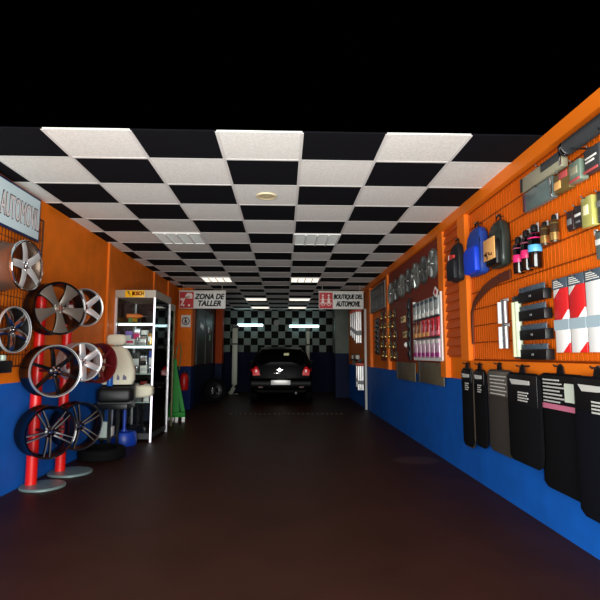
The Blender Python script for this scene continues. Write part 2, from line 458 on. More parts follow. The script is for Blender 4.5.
# ------------------------------------------------------------------ alloy wheels
def face_matrix(deg, tilt=0):
    """local +Z = outward face direction, turned deg from facing the entrance (-y) towards +x"""
    a = math.radians(deg)
    d = Vector((math.sin(a) * math.cos(tilt), -math.cos(a) * math.cos(tilt), math.sin(tilt)))
    return d.to_track_quat('Z', 'Y').to_matrix().to_4x4()
def wheel(label, loc, deg, R, W, n, style, m_barrel, m_lip, m_face, m_side, tilt=0, spin=0, group='alloy wheels on display'):
    t = thing('alloy_wheel', label, 'wheel', loc, 0, group, face_matrix(deg, tilt))
    b = MB()
    b.lathe([(R, 0), (R * .985, .012), (R * .93, .008), (R * .90, -.03), (R * .86, -.055), (R * .84, -W * .55), (R * .9, -W + .03),
             (R * .93, -W + .012), (R, -W), (R * 1.0, -W + .012), (R * .95, -W + .03), (R * .88, -W * .55), (R * .905, -.05), (R * .955, -.02), (R, -.012)], 48, closed=True)
    b.build('barrel', m_barrel, t)
    MB().lathe([(R * .925, .006), (R * .985, .014), (R * 1.002, .006), (R * 1.002, -.01), (R * .96, -.004), (R * .92, -.006)], 48, closed=True).build('lip', m_lip, t)
    def bar(b, a0, a1, w0, w1, z0, z1, th, ang, off=0.0, off1=None, bulge=0):
        off1 = off if off1 is None else off1
        rings = []
        for k in range(7):
            u = k / 6; r = a0 + (a1 - a0) * u
            w = w0 + (w1 - w0) * u - bulge * math.sin(PI * u)
            o = off + (off1 - off) * u
            z = z0 + (z1 - z0) * u + .010 * math.sin(PI * u)
            rings.append([(o - w, r, z - th), (o - w, r, z - .003), (o - w * .8, r, z), (o + w * .8, r, z), (o + w, r, z - .003), (o + w, r, z - th)])
        b.loft(rings, True, Matrix.Rotation(ang, 4, 'Z'))
    for i in range(n):
        ang = spin + 2 * PI * i / n
        b = MB()
        if style == 'flared':      # wide flared spokes
            bar(b, R * .12, R * .93, R * .10, R * .31, -.012, .0, .03, ang, bulge=R * .04)
        elif style == 'twin':      # each spoke split in two slim bars
            bar(b, R * .14, R * .92, R * .04, R * .028, -.02, -.002, .024, ang, R * .05, R * .11)
            bar(b, R * .14, R * .92, R * .04, R * .028, -.02, -.002, .024, ang, -R * .05, -R * .11)
        elif style == 'slim':
            bar(b, R * .12, R * .94, R * .075, R * .055, -.03, -.004, .03, ang)
        else:                      # star
            bar(b, R * .12, R * .93, R * .17, R * .13, -.01, 0, .03, ang)
        o = b.build('spoke', [m_face, m_side], t)
        for p in o.data.polygons: p.material_index = 0 if p.normal.z > .6 else 1
    hub = MB().lathe([(0, -.004), (R * .12, -.004), (R * .2, -.014), (R * .22, -.05), (0, -.05)], 24).build('hub', m_face if style == 'flared' else m_side, t)
    MB().lathe([(0, .004), (R * .07, .002), (R * .085, -.006), (0, -.008)], 20).build('centre_cap', chrome, hub)
    for i in range(5):
        a = spin + 2 * PI * (i + .5) / 5
        MB().lathe([(0, .0), (.009, -.002), (.011, -.014), (0, -.014)], 8, Matrix.Translation((R * .155 * math.cos(a), R * .155 * math.sin(a), 0))).build('lug_nut', chrome, hub)
    return t
satin = mat('satin black alloy', (10, 10, 12), .22, .3, coat=.4)
brownish = mat('brushed barrel alloy', (170, 150, 134), .35, .9)
wheel('silver alloy wheel held sideways high on the wire grid', (-2.165, 4.19, 1.965), 84, .215, .225, 5, 'star', brownish, chrome, bright, chrome, 0, .3)
wheel('dark chrome alloy wheel held on the wire grid below the silver one', (-2.195, 4.12, 1.425), 80, .19, .175, 5, 'star', gun, silver, chrome, gun, 0, .5)
wheel('black alloy wheel with five wide grey flared spokes, top of the front stand', (-2.095, 4.69, 1.655), 52, .25, .19, 5, 'flared', satin, black_gloss, dk_silver, black_gloss, 0, PI + .08)
wheel('all-black alloy wheel with a polished silver lip, middle of the front stand', (-2.085, 4.66, 1.075), 50, .24, .2, 6, 'slim', satin, silver, satin, satin, 0, .2)
wheel('black alloy wheel with slim machined spoke edges, bottom of the front stand', (-2.10, 4.66, .525), 50, .235, .2, 5, 'twin', satin, black_gloss, mat('half machined alloy', (130, 130, 132), .35, .8), satin, 0, .5)
wheel('silver five spoke alloy wheel, top of the rear stand', (-2.08, 5.24, 1.715), 52, .20, .19, 5, 'star', gun, silver, bright, gun, 0, .4)
wheel('bright silver six spoke alloy wheel, middle of the rear stand', (-2.07, 5.23, 1.15), 48, .20, .18, 6, 'star', silver, bright, bright, silver, 0, .1)
wheel('black alloy wheel with paired slim grey spokes, bottom of the rear stand', (-2.07, 5.24, .50), 48, .24, .19, 5, 'twin', satin, gun, dk_silver, satin, 0, .25)
wheel('dark red rimmed wheel half hidden behind the bright silver one', (-2.06, 5.70, 1.13), 60, .225, .18, 6, 'slim', dkred, dkred, dkred, dkred, 0, .3)

def wheel_stand(label, x, y, arms, rb, bx):
    t = thing('wheel_stand', label, 'stand', (x, y, 0), 0, 'red wheel display stands')
    MB().cyl((0, 0, .02), (0, 0, 1.78), .05, 24).build('pole', red, t)
    MB().lathe([(0, 0), (rb, 0), (rb, .012), (rb * .96, .02), (0, .026)], 40, Matrix.Translation((bx, 0, 0))).build('base', mat('grey green base', (120, 140, 138), .4, .3), t)
    MB().lathe([(.05, 1.78), (.044, 1.80), (0, 1.805)], 24).build('end_cap', black, t)
    for wx, wy, z in arms:
        v = Vector((wx - x, wy - y, 0)); v = v.normalized() * (v.length - .062)
        MB().cyl((0, 0, z), (v.x, v.y, z), .013, 10).build('peg', black, t)
    return t
wheel_stand('red pole wheel stand nearest the entrance, carrying three wheels', -2.355, 4.87, ((-2.10, 4.69, 1.655), (-2.085, 4.66, 1.075), (-2.10, 4.66, .525)), .2, .11)
wheel_stand('red pole wheel stand on a grey round base, behind the first stand', -2.33, 5.42, ((-2.08, 5.24, 1.715), (-2.07, 5.23, 1.15), (-2.07, 5.24, .50)), .22, .105)
for y, z, px, lb in ((4.19, 1.965, .192, 'black bracket on the wire grid holding the silver wheel'), (4.16, 1.425, .165, 'black bracket on the wire grid holding the dark chrome wheel')):
    t = thing('wheel_bracket', lb, 'bracket', lw(y, z, .034), LWALL, 'wheel brackets on the left wall')
    MB().b2((-.05, -.01, -.24 if z > 1.6 else -.05), (.05, 0, .05), .003).build('plate', black, t)
    MB().cyl((0, -.01, 0), (0, -px, 0), .012, 10).build('mount_peg', black, t)
t = thing('wheel_bracket', 'black wall bracket holding the dark red rimmed wheel', 'bracket', lw(5.86, 1.13, .002), LWALL, 'wheel brackets on the left wall')
MB().b2((-.06, -.012, -.06), (.06, 0, .06), .004).build('plate', black, t)
MB().cyl((0, -.012, 0), (-.13, -.33, 0), .013, 10).build('mount_peg', black, t)

t = thing('wall_bracket', 'small black wall bracket with pale tags under the dark chrome wheel', 'bracket', lw(4.06, 1.095, .03), LWALL)
MB().box((0, -.09, .03), (.34, .16, .1), .01).build('tray', black, t)
MB().b2((-.1, -.012, -.01), (.1, .002, .09)).build('wall_mount', black, t)
for k in range(3): MB().box((-.08 + .08 * k, -.1, .1), (.06, .1, .05), .008).build('tag_roll', mat('pale green tag', (206, 222, 206), .5), t)

# ------------------------------------------------------------------ tyre on the floor, bench, car seat, pedestal
def tyre(b, R, r, w, M=None):
    b.lathe([(r, -w * .4), (r + .02, -w * .5), (R - .03, -w * .5), (R - .006, -w * .4), (R, -w * .2), (R, w * .2), (R - .006, w * .4), (R - .03, w * .5), (r + .02, w * .5), (r, w * .4)], 48, M, True)
    return b
t = tag(tyre(MB(), .27, .18, .13, Matrix.Translation((0, 0, .065))).build('tyre', rubber), 'black tyre lying flat on the floor beside the blue pedestal', 'tyre')
t.location = (-2.17, 6.17, 0)
t = thing('display_bench', 'black bench with a low shelf under the cream car seat', 'bench', (-2.215, 6.68, 0))
MB().box((0, 0, .565), (.44, .36, .07), .008).build('top', black, t)
MB().box((-.10, 0, .16), (.2, .32, .025), .004).build('shelf', black, t)
for sx in (-.2, .0):
    for sy in (-.16, .16): MB().b2((sx - .018, sy - .018, 0), (sx + .018, sy + .018, .54)).build('leg', black, t)
t = tag(MB().b2((-.05, -.03, 0), (.05, .03, .2), .006).build('spray_can', mat('pale green tin', (200, 214, 206), .4)), 'pale can standing on the low shelf of the black bench', 'can'); t.location = (-2.30, 6.58, .174)
b = MB().b2((-.06, -.05, 0), (.06, .05, .12), .006)
t = tag(b.build('parts_box', paper), 'small white box lying on the low shelf beside the pale can', 'box'); t.location = (-2.29, 6.72, .174)
t = tag(MB().b2((-.09, -.05, 0), (.09, .05, .08), .006).build('parts_box', paper), 'white box on the floor under the black bench', 'box'); t.location = (-2.285, 6.60, 0)

t = thing('vehicle_chair', 'cream upholstered car seat with headrest and black cushion on the black bench', 'seat', (-2.185, 6.68, .601), math.radians(8))
def rr(w, h, r, n=5):
    pts = []
    for cx, cz, a0 in ((w - r, h - r, 0), (-w + r, h - r, 90), (-w + r, -h + r, 180), (w - r, -h + r, 270)):
        for k in range(n + 1):
            a = math.radians(a0 + 90 * k / n); pts.append((cx + r * math.cos(a), cz + r * math.sin(a)))
    return pts
rings = []
for z, w, d, y in ((.24, .19, .07, -.02), (.3, .225, .085, -.01), (.42, .232, .085, .02), (.56, .205, .075, .05), (.66, .165, .06, .075), (.72, .12, .045, .09), (.735, .08, .02, .095)):
    rings.append([(p - .05 * (z - .24) / .5, q + y, z) for p, q in rr(w, d, d * .8)])
MB().loft(rings).build('backrest', cream, t, 60)
rings = []
for z, s in ((.755, .7), (.775, .95), (.815, 1), (.865, .98), (.89, .8), (.895, .5)):
    rings.append([(p * s - .05, q * s + .09, z) for p, q in rr(.125, .055, .045)])
MB().loft(rings).build('headrest', cream, t, 60)
for s in (-.095, -.005): MB().cyl((s, .09, .70), (s, .09, .78), .007, 8).build('headrest_post', chrome, t)
rings = []
for y, w, z0, z1 in ((-.22, .17, .05, .16), (-.2, .21, .02, .2), (-.05, .225, .01, .22), (.1, .22, .01, .24), (.14, .18, .05, .22)):
    rings.append([(p, y, q + (z0 + z1) / 2) for p, q in rr(w, (z1 - z0) / 2, (z1 - z0) * .3)])
MB().loft(rings).build('cushion', mat('black leatherette', (14, 14, 16), .5), t, 60, label='black seat cushion')
MB().b2((-.2, -.18, 0), (.2, .12, .03)).build('runner', black, t)
for s, w in ((.02, .035), (.10, .05)):
    MB().prism([(s - w / 2, .30), (s + w / 2, .30), (s + w / 2, .335), (s - w / 2 + .01, .37)], -.101, -.09).build('patch', mat('grey violet patch', (110, 100, 130), .6), t)
b = MB().lathe([(0, 0), (.036, 0), (.038, .006), (.038, .19), (.03, .21), (.016, .22), (.016, .235), (0, .236)], 20)
t = tag(b.build('bottle', mat('blue plastic bottle', (24, 96, 190), .3)), 'blue bottle standing on the black cushion against the cream backrest', 'bottle'); t.location = (-2.235, 6.53, .825)

t = thing('pedestal_stand', 'blue round-based pedestal with a cream padded arm, before the glass cabinet', 'stand', (-2.19, 7.045, 0))
MB().lathe([(0, 0), (.165, 0), (.175, .03), (.165, .16), (.15, .18), (.04, .185), (.035, .21), (0, .21)], 32).build('base', blue, t)
MB().cyl((0, 0, .12), (0, 0, .63), .022, 16).build('pole', blue, t)
MB().cyl((0, 0, .61), (0, 0, .66), .04, 16).build('collar', cream, t)
rings = []
for x, w, h, z in ((-.05, .02, .015, .655), (.02, .045, .03, .66), (.1, .06, .055, .70), (.14, .075, .085, .72), (.28, .08, .085, .725), (.36, .075, .07, .73), (.38, .05, .04, .73)):
    rings.append([(x, p, q + z) for p, q in rr(w, h, min(w, h) * .6)])
MB().loft(rings).build('padded_arm', cream, t, 60)

# ------------------------------------------------------------------ glass cabinets
def cabinet(label, x0, x1, y0, y1, H, shelves, m_post, lit, column):
    t = thing('glass_cabinet', label, 'cabinet', ((x0 + x1) / 2, (y0 + y1) / 2, 0), 0, 'glass display cabinets')
    w, d = (x1 - x0) / 2, (y1 - y0) / 2
    for sx in (-1, 1):
        for sy in (-1, 1):
            if column and sx > 0 and sy < 0: continue
            MB().b2((sx * w - .016, sy * d - .016, 0), (sx * w + .016, sy * d + .016, H - .1)).build('post', m_post, t)
    MB().b2((-w - .016, -d - .016, H - .11), (w + .016, d + .016, H)).build('header', alu_flat, t)
    MB().b2((-w, -d, .04), (w, d, .12)).build('plinth', dgrey, t)
    MB().b2((-w + .017, d - .006, .12), (w - .017, d + .006, H - .11)).build('back_panel', mat('dark mirror back', (26, 30, 34), .15, .6), t)
    for z in shelves:
        s = MB().b2((-w + .018, -d + .02, z - .006), (w - .018, d - .01, z + .006)).build('shelf', mat('glass shelf', (188, 206, 200), .15, coat=.5), t)
    for sx in (1, -1):
        MB().b2((sx * w - .003, -d + .017, .12), (sx * w + .003, d - .017, H - .11)).build('glass_pane', GLASS, t)
    MB().b2((-w + .017, -d - .003, .12), (w - .017, -d + .003, H - .11)).build('glass_door', GLASS, t)
    if column:   # the lit corner column
        MB().cyl((w, -d, .0), (w, -d, H - .11), .013, 12).build('lit_column', mat('lit corner tube', (244, 238, 250), .3, emit=1.6), t)
    for z in lit:
        MB().cyl((-w + .03, -d + .05, z), (w - .03, -d + .05, z), .011, 10).build('shelf_light', lamp_cab, t)
    return t
c1 = cabinet('tall glass display cabinet with a yellow BOSCH header', -2.435, -1.885, 7.25, 8.2, 2.16, (.55, .95, 1.36, 1.68), alu, (1.66, 1.335), True)
d = .475
hs = MB().b2((-.15, -d - .024, 2.055), (.13, -d - .014, 2.155), .003).build('header_sign', yellow, c1, label='yellow BOSCH header sign')
text('lettering', 'BOSCH', (.16), .055, (.035, -d - .024, 2.11), mat('sign red lettering', (196, 30, 20), .5), hs, bold=.05)
MB().prism([(-.125, 2.14), (-.095, 2.14), (-.08, 2.11), (-.087, 2.11), (-.065, 2.065), (-.105, 2.115), (-.093, 2.115)], -d - .028, -d - .023).build('emblem', SIGN_TXT, hs)
c2 = cabinet('second glass display cabinet, dimmer, right behind the first', -2.42, -1.955, 8.32, 8.86, 2.1, (.5, .9, 1.3, 1.62), mat('olive bronze post', (104, 98, 66), .4, .5), (1.78,), False)

# goods in the cabinets: each one a thing of its own
def item_box(label, loc, d, m, band=None, rz=0, grp=None, name='boxed_part'):
    t = thing(name, label, 'box', loc, rz, grp)
    t.location.z += .0012
    MB().b2((-d[0] / 2, -d[1] / 2, 0), (d[0] / 2, d[1] / 2, d[2]), .004).build('carton', m, t)
    if band is not None: MB().b2((-d[0] / 2 + .006, -d[1] / 2 - .002, d[2] * .3), (d[0] / 2 - .006, -d[1] / 2 + .002, d[2] * .7)).build('label_panel', band, t)
    return t
def drill(loc):
    t = thing('power_drill', 'orange and green power tool on the top cabinet shelf', 'tool', loc, .3)
    b = MB().cyl((-.12, 0, .11), (.06, 0, .11), .035, 16); b.cyl((.06, 0, .11), (.11, 0, .11), .026, 14, .015)
    b.build('housing', mat('orange tool plastic', (236, 120, 26), .4), t)
    MB().prism([(-.1, 0), (-.04, 0), (-.035, .1), (-.09, .1)], -.022, .022, bev=.005).build('grip', mat('green tool plastic', (60, 120, 40), .5), t)
    MB().cyl((.11, 0, .11), (.17, 0, .11), .006, 8).build('bit', chrome, t)
drill((-2.22, 7.45, 1.6875))
item_box('dark green tool case beside the power tool on the top shelf', (-2.33, 7.85, 1.686), (.12, .2, .16), mat('dark green case', (30, 60, 36), .4), yellow)
item_box('black tool case at the glass on the top shelf', (-2.06, 7.8, 1.686), (.12, .22, .2), black, gun)
vio, brn, bcd, rcd = mat('violet card', (140, 110, 190), .4), mat('brown card', (170, 104, 50), .5), mat('blue card', (40, 70, 160), .5), mat('red card', (180, 30, 30), .5)
foil = mat('silver foil pack', (220, 220, 222), .22, .8)
goods = [  # colour words, shelf words, shelf z, x, y, size, material, band
    ('white and pink', 'second shelf, front', 1.366, -2.27, 7.37, (.12, .08, .07), paper, pink),
    ('silver foil', 'second shelf, front', 1.366, -2.095, 7.37, (.08, .07, .10), foil, white),
    ('yellow', 'second shelf, front', 1.366, -2.015, 7.38, (.05, .06, .14), gold, white),
    ('brown', 'third shelf, front', .956, -2.27, 7.37, (.10, .08, .13), brn, tan),
    ('white', 'third shelf, front', .956, -2.08, 7.37, (.09, .07, .09), paper, silver),
    ('black', 'lowest shelf, front', .556, -2.34, 7.38, (.10, .08, .2), black, gun),
    ('grey', 'lowest shelf, front', .556, -2.14, 7.37, (.10, .08, .16), grey, white),
    ('white and grey', 'lowest shelf, front', .556, -2.03, 7.37, (.07, .07, .2), paper, grey),
    ('violet', 'second shelf, middle row', 1.366, -2.34, 7.58, (.09, .07, .17), vio, white),
    ('foil and pink', 'second shelf, middle row', 1.366, -2.235, 7.58, (.09, .07, .2), foil, pink),
    ('white', 'second shelf, middle row', 1.366, -2.13, 7.58, (.09, .07, .18), paper, dgrey),
    ('black and foil', 'second shelf, middle row', 1.366, -2.02, 7.58, (.09, .07, .21), black, foil),
    ('foil and blue', 'third shelf, middle row', .956, -2.34, 7.58, (.09, .07, .2), foil, bcd),
    ('black and white', 'third shelf, middle row', .956, -2.235, 7.58, (.09, .07, .24), black, white),
    ('foil and black', 'third shelf, middle row', .956, -2.13, 7.58, (.09, .07, .2), foil, black),
    ('blue and white', 'third shelf, middle row', .956, -2.02, 7.58, (.09, .07, .26), bcd, white),
    ('foil and grey', 'lowest shelf, middle row', .556, -2.235, 7.6, (.09, .07, .2), foil, dgrey),
    ('red and white', 'lowest shelf, middle row', .556, -2.13, 7.6, (.09, .07, .22), rcd, white),
    ('clear', 'second shelf, back row', 1.366, -2.03, 7.85, (.1, .18, .2), clearpack, dgrey),
    ('red', 'third shelf, back row', .956, -2.03, 7.9, (.1, .18, .18), rcd, white),
    ('teal', 'lowest shelf, back row', .556, -2.04, 7.9, (.1, .16, .2), teal, grey),
]
for cw, wh, z, x, y, dd, m, bd in goods:
    x = -2.40 + (x + 2.40) * 1.12; dd = (dd[0] * 1.08, dd[1], dd[2] * 1.25)
    item_box('%s boxed part in the first glass cabinet, %s' % (cw, wh), (x, y, z), dd, m, bd, random.uniform(-.12, .12), 'boxed parts in the first cabinet')
def bulb(label, loc, grp):
    t = thing('lamp_bulb', label, 'bulb', (loc[0], loc[1], loc[2] + .0012), random.uniform(0, 6), grp)
    b = MB().lathe([(0, 0), (.024, 0), (.028, .01), (.02, .03), (.012, .045), (0, .045)], 16).build('base', chrome, t)
    MB().lathe([(.012, .045), (.024, .07), (.028, .09), (.02, .112), (0, .12)], 16).build('glass_bulb', chrome, b)
for x, y, z, wh in ((-2.37, 7.37, 1.366, 'second shelf left of the white and pink box'), (-2.175, 7.37, 1.366, 'second shelf right of the white and pink box'),
        (-2.37, 7.37, .956, 'third shelf left of the brown box'), (-2.175, 7.37, .956, 'third shelf right of the brown box'),
        (-2.0, 7.37, .956, 'third shelf by the lit corner'), (-2.24, 7.37, .556, 'lowest shelf beside the black box')):
    x = -2.40 + (x + 2.40) * 1.12
    bulb('shiny lamp bulb in the cabinet, %s' % wh, (x, y, z), 'lamp bulbs in the first cabinet')
for i, (z, y, dd, m, bd, lb) in enumerate((
        (1.626, 8.5, (.14, .16, .12), clearpack, silver, 'clear blister pack on the top shelf of the second cabinet'),
        (1.306, 8.46, (.1, .1, .22), dgrey, white, 'dark grey pack at the front of the second cabinet, second shelf'),
        (1.306, 8.68, (.12, .12, .16), clearpack, chrome, 'shiny pack at the back of the second cabinet, second shelf'),
        (.906, 8.5, (.14, .16, .15), mat('red card', (180, 30, 30), .5), white, 'red box on the third shelf of the second cabinet'),
        (.906, 8.71, (.12, .14, .2), teal, white, 'teal box on the third shelf of the second cabinet'),
        (.506, 8.5, (.16, .18, .2), black, grey, 'black box on the lowest shelf of the second cabinet'),
        (.506, 8.72, (.12, .14, .16), paper, None, 'white box on the lowest shelf of the second cabinet'))):
    item_box(lb, (-2.06, y, z), dd, m, bd, 0, 'boxed parts in the second cabinet')

# ------------------------------------------------------------------ green folding crane
t = thing('shop_crane', 'green folded workshop crane with pale castors behind the cabinets', 'crane', (-1.93, 9.3, 0), .15)
def beam(b, p, q, w0, w1, d0):
    p, q = Vector(p), Vector(q)
    b.loft([[(p.x - w0, p.y - d0, p.z), (p.x + w0, p.y - d0, p.z), (p.x + w0, p.y + d0, p.z), (p.x - w0, p.y + d0, p.z)],
            [(q.x - w1, q.y - d0, q.z), (q.x + w1, q.y - d0, q.z), (q.x + w1, q.y + d0, q.z), (q.x - w1, q.y + d0, q.z)]])
    return b
beam(MB(), (-.05, 0, .16), (-.08, .02, 1.15), .07, .03, .035).build('mast', green, t)
beam(MB(), (.09, -.03, .2), (-.06, .0, .98), .035, .02, .025).build('leg', green, t)
beam(MB(), (.0, .06, .2), (-.08, .06, .9), .03, .02, .025).build('leg', green, t)
MB().tube([(-.08, .02, 1.12), (-.05, 0, 1.35), (0, -.02, 1.45), (.03, -.03, 1.3), (.0, -.04, .95)], .011, 8).build('hose', mat('olive hose', (86, 96, 44), .5), t)
MB().cyl((.02, -.02, .3), (-.05, 0, .85), .014, 12).build('ram', mat('dark green ram', (10, 84, 30), .5), t)
MB().b2((-.12, -.06, .1), (.13, .08, .19), .01).build('foot_plate', green, t)
for x, y in ((-.02, -.05), (.1, -.03), (-.1, .06), (.09, .07)):
    b = MB().cyl((x - .025, y, .045), (x + .025, y, .045), .045, 18); b.box((x, y, .08), (.06, .05, .05), .008)
    b.build('castor', mat('pale castor', (226, 226, 220), .3), t)

# ------------------------------------------------------------------ pillar fittings on the left
t = thing('pictogram_sign', 'small white square pictogram sign with a black figure on the orange pillar', 'sign', (-2.265, 11.5, 2.0))
MB().b2((-.11, -.012, -.14), (.11, 0, .14), .003).build('plate', paper, t)
b = MB().lathe([(.07, 0), (.09, 0), (.09, .003), (.07, .003)], 24, Matrix.Translation((0, -.012, 0)) @ Matrix.Rotation(PI / 2, 4, 'X'), True)
b.lathe([(0, 0), (.018, 0), (.018, .003), (0, .003)], 12, Matrix.Translation((-.005, -.012, .05)) @ Matrix.Rotation(PI / 2, 4, 'X'))
b.prism([(-.03, -.06), (-.01, -.06), (0, -.02), (.02, -.06), (.035, -.055), (.02, .02), (.005, .035), (-.025, .03)], -.016, -.012)
b.build('pictogram', SIGN_TXT, t)
t = thing('fire_extinguisher', 'red fire extinguisher hung low on the left pillar', 'extinguisher', (-2.25, 11.40, .44))
MB().lathe([(0, 0), (.085, 0), (.092, .015), (.092, .29), (.07, .35), (.03, .38), (0, .385)], 24).build('cylinder', red, t)
MB().cyl((0, 0, .38), (0, 0, .42), .022, 12).build('valve', black, t)
MB().b2((-.02, -.09, .42), (.02, .03, .435)).build('handle', black, t)
MB().tube([(.02, 0, .4), (.09, -.02, .38), (.115, -.02, .25), (.105, -.02, .08)], .01, 8).build('hose', black, t)
MB().b2((-.04, .06, .2), (.04, .1, .3)).build('wall_mount', black, t)
# dark display board with a few bright packs on the workshop wall
t = thing('display_board', 'dark display board on the workshop wall beyond the orange pillar', 'display', (-2.137, 13.4, 1.0), LWALL)
MB().b2((-1.3, -.03, 0), (1.3, 0, 1.4)).build('panel', mat('dark board', (20, 16, 14), .4), t)
for s in (-1.3, 0, 1.3): MB().b2((s - .02, -.045, 0), (s + .02, -.03, 1.4)).build('mounting_stile', black, t)
for i, (y, z, lb) in enumerate(((12.45, 1.98, 'silver hanging pack, nearest on the dark workshop board'), (12.75, 1.95, 'silver hanging pack, second on the dark workshop board'),
                                (13.7, 1.92, 'silver hanging pack, farthest along the dark workshop board'), (13.9, 1.72, 'pale green hanging pack low on the dark workshop board'))):
    q = thing('hanging_pack', lb, 'pack', (-2.075, y, z), LWALL, 'packs on the workshop board')
    MB().b2((-.07, -.02, -.1), (.07, 0, .06), .006).build('blister', clearpack if i < 3 else mat('green pack', (120, 170, 130), .4), q)
    MB().b2((-.07, -.008, .06), (.07, 0, .12)).build('card', dgrey, q)
    MB().cyl((0, .014, .1), (0, -.03, .1), .004, 6).build('hanging_hook', chrome, q)
t = thing('steel_wheel', 'black wheel with four bright bolts leaning by the dark workshop wall', 'wheel', (-1.80, 13.1, .315), 0, None, face_matrix(30, .1))
tyre(MB(), .31, .2, .2).build('tyre', rubber, t)
MB().lathe([(0, .05), (.06, .05), (.1, .03), (.17, .06), (.205, .06), (.205, .04), (.1, .0), (0, .02)], 32).build('disc', black, t)
for k in range(4):
    a = PI / 4 + k * PI / 2
    MB().lathe([(0, .08), (.012, .077), (.021, .068), (.026, .05), (.026, .04), (0, .04)], 14, Matrix.Translation((.1 * math.cos(a), .1 * math.sin(a), 0))).build('bolt', chrome, t)

# ------------------------------------------------------------------ the workshop end: tubes, lift posts, clock, car
def wall_lamp(label, x, z, L, split=None):
    t = thing('fluorescent_lamp', label, 'lamp', (x, YB, z), 0, 'lit fluorescent lamps on the back wall')
    MB().b2((-L / 2 - .03, -.05, -.03), (L / 2 + .03, -.002, .03), .005).build('wall_mount', white, t)
    MB().cyl((-L / 2, -.085, 0), (L / 2, -.085, 0), .042, 14).build('tube', tube_on, t)
    for s in (-1, 1): MB().b2((s * (L / 2 + .015) - .015, -.1, -.025), (s * (L / 2 + .015) + .015, -.04, .025)).build('holder', white, t)
wall_lamp('lit white tube lamp on the chequered wall, left of the car', -1.15, 2.23, .84)
wall_lamp('lit white tube lamp on the chequered wall, right of the car', .67, 2.20, .98)
def lift_post(label, x, y, z1, w, foot):
    t = thing('lift_post', label, 'post', (x, y, 0), 0, 'pale car lift posts')
    MB().b2((-w / 2, -.06, .3), (w / 2, .06, z1), .012).build('column', mat('pale lift paint', (186, 188, 172), .45), t)
    MB().tube([(0, 0, .34), (-.02 * foot, -.02, .2), (-.09 * foot, -.08, .06), (-.13 * foot, -.12, .03)], w * .42, 10).build('foot', mat('pale lift paint', (186, 188, 172), .45), t)
    MB().b2((-.14, -.1, 0), (.14, .1, .03), .004).build('base_plate', gun, t)
    MB().b2((-w * .62, -.075, 1.55), (w * .62, .075, 1.6), .004).build('clamp', dgrey, t)
    MB().cyl((-w * .7, 0, z1 - .05), (w * .7, 0, z1 - .05), .07, 16).build('pulley', dgrey, t)
lift_post('pale upright lift post left of the car, with a curved foot', -1.56, 15.9, 2.16, .16, 1)
lift_post('pale upright lift post right of the car, partly behind it', .80, 16.73, 2.12, .10, -.3)
t = thing('wall_clock', 'round pale wall clock between the two lit tube lamps', 'clock', (-.26, YB, 2.32))
MB().lathe([(0, 0), (.1, 0), (.1, .03), (.085, .035), (0, .03)], 24, Matrix.Rotation(PI / 2, 4, 'X')).build('case', grey, t)
MB().b2((-.004, -.037, 0), (.004, -.03, .06)).build('hand', black, t)

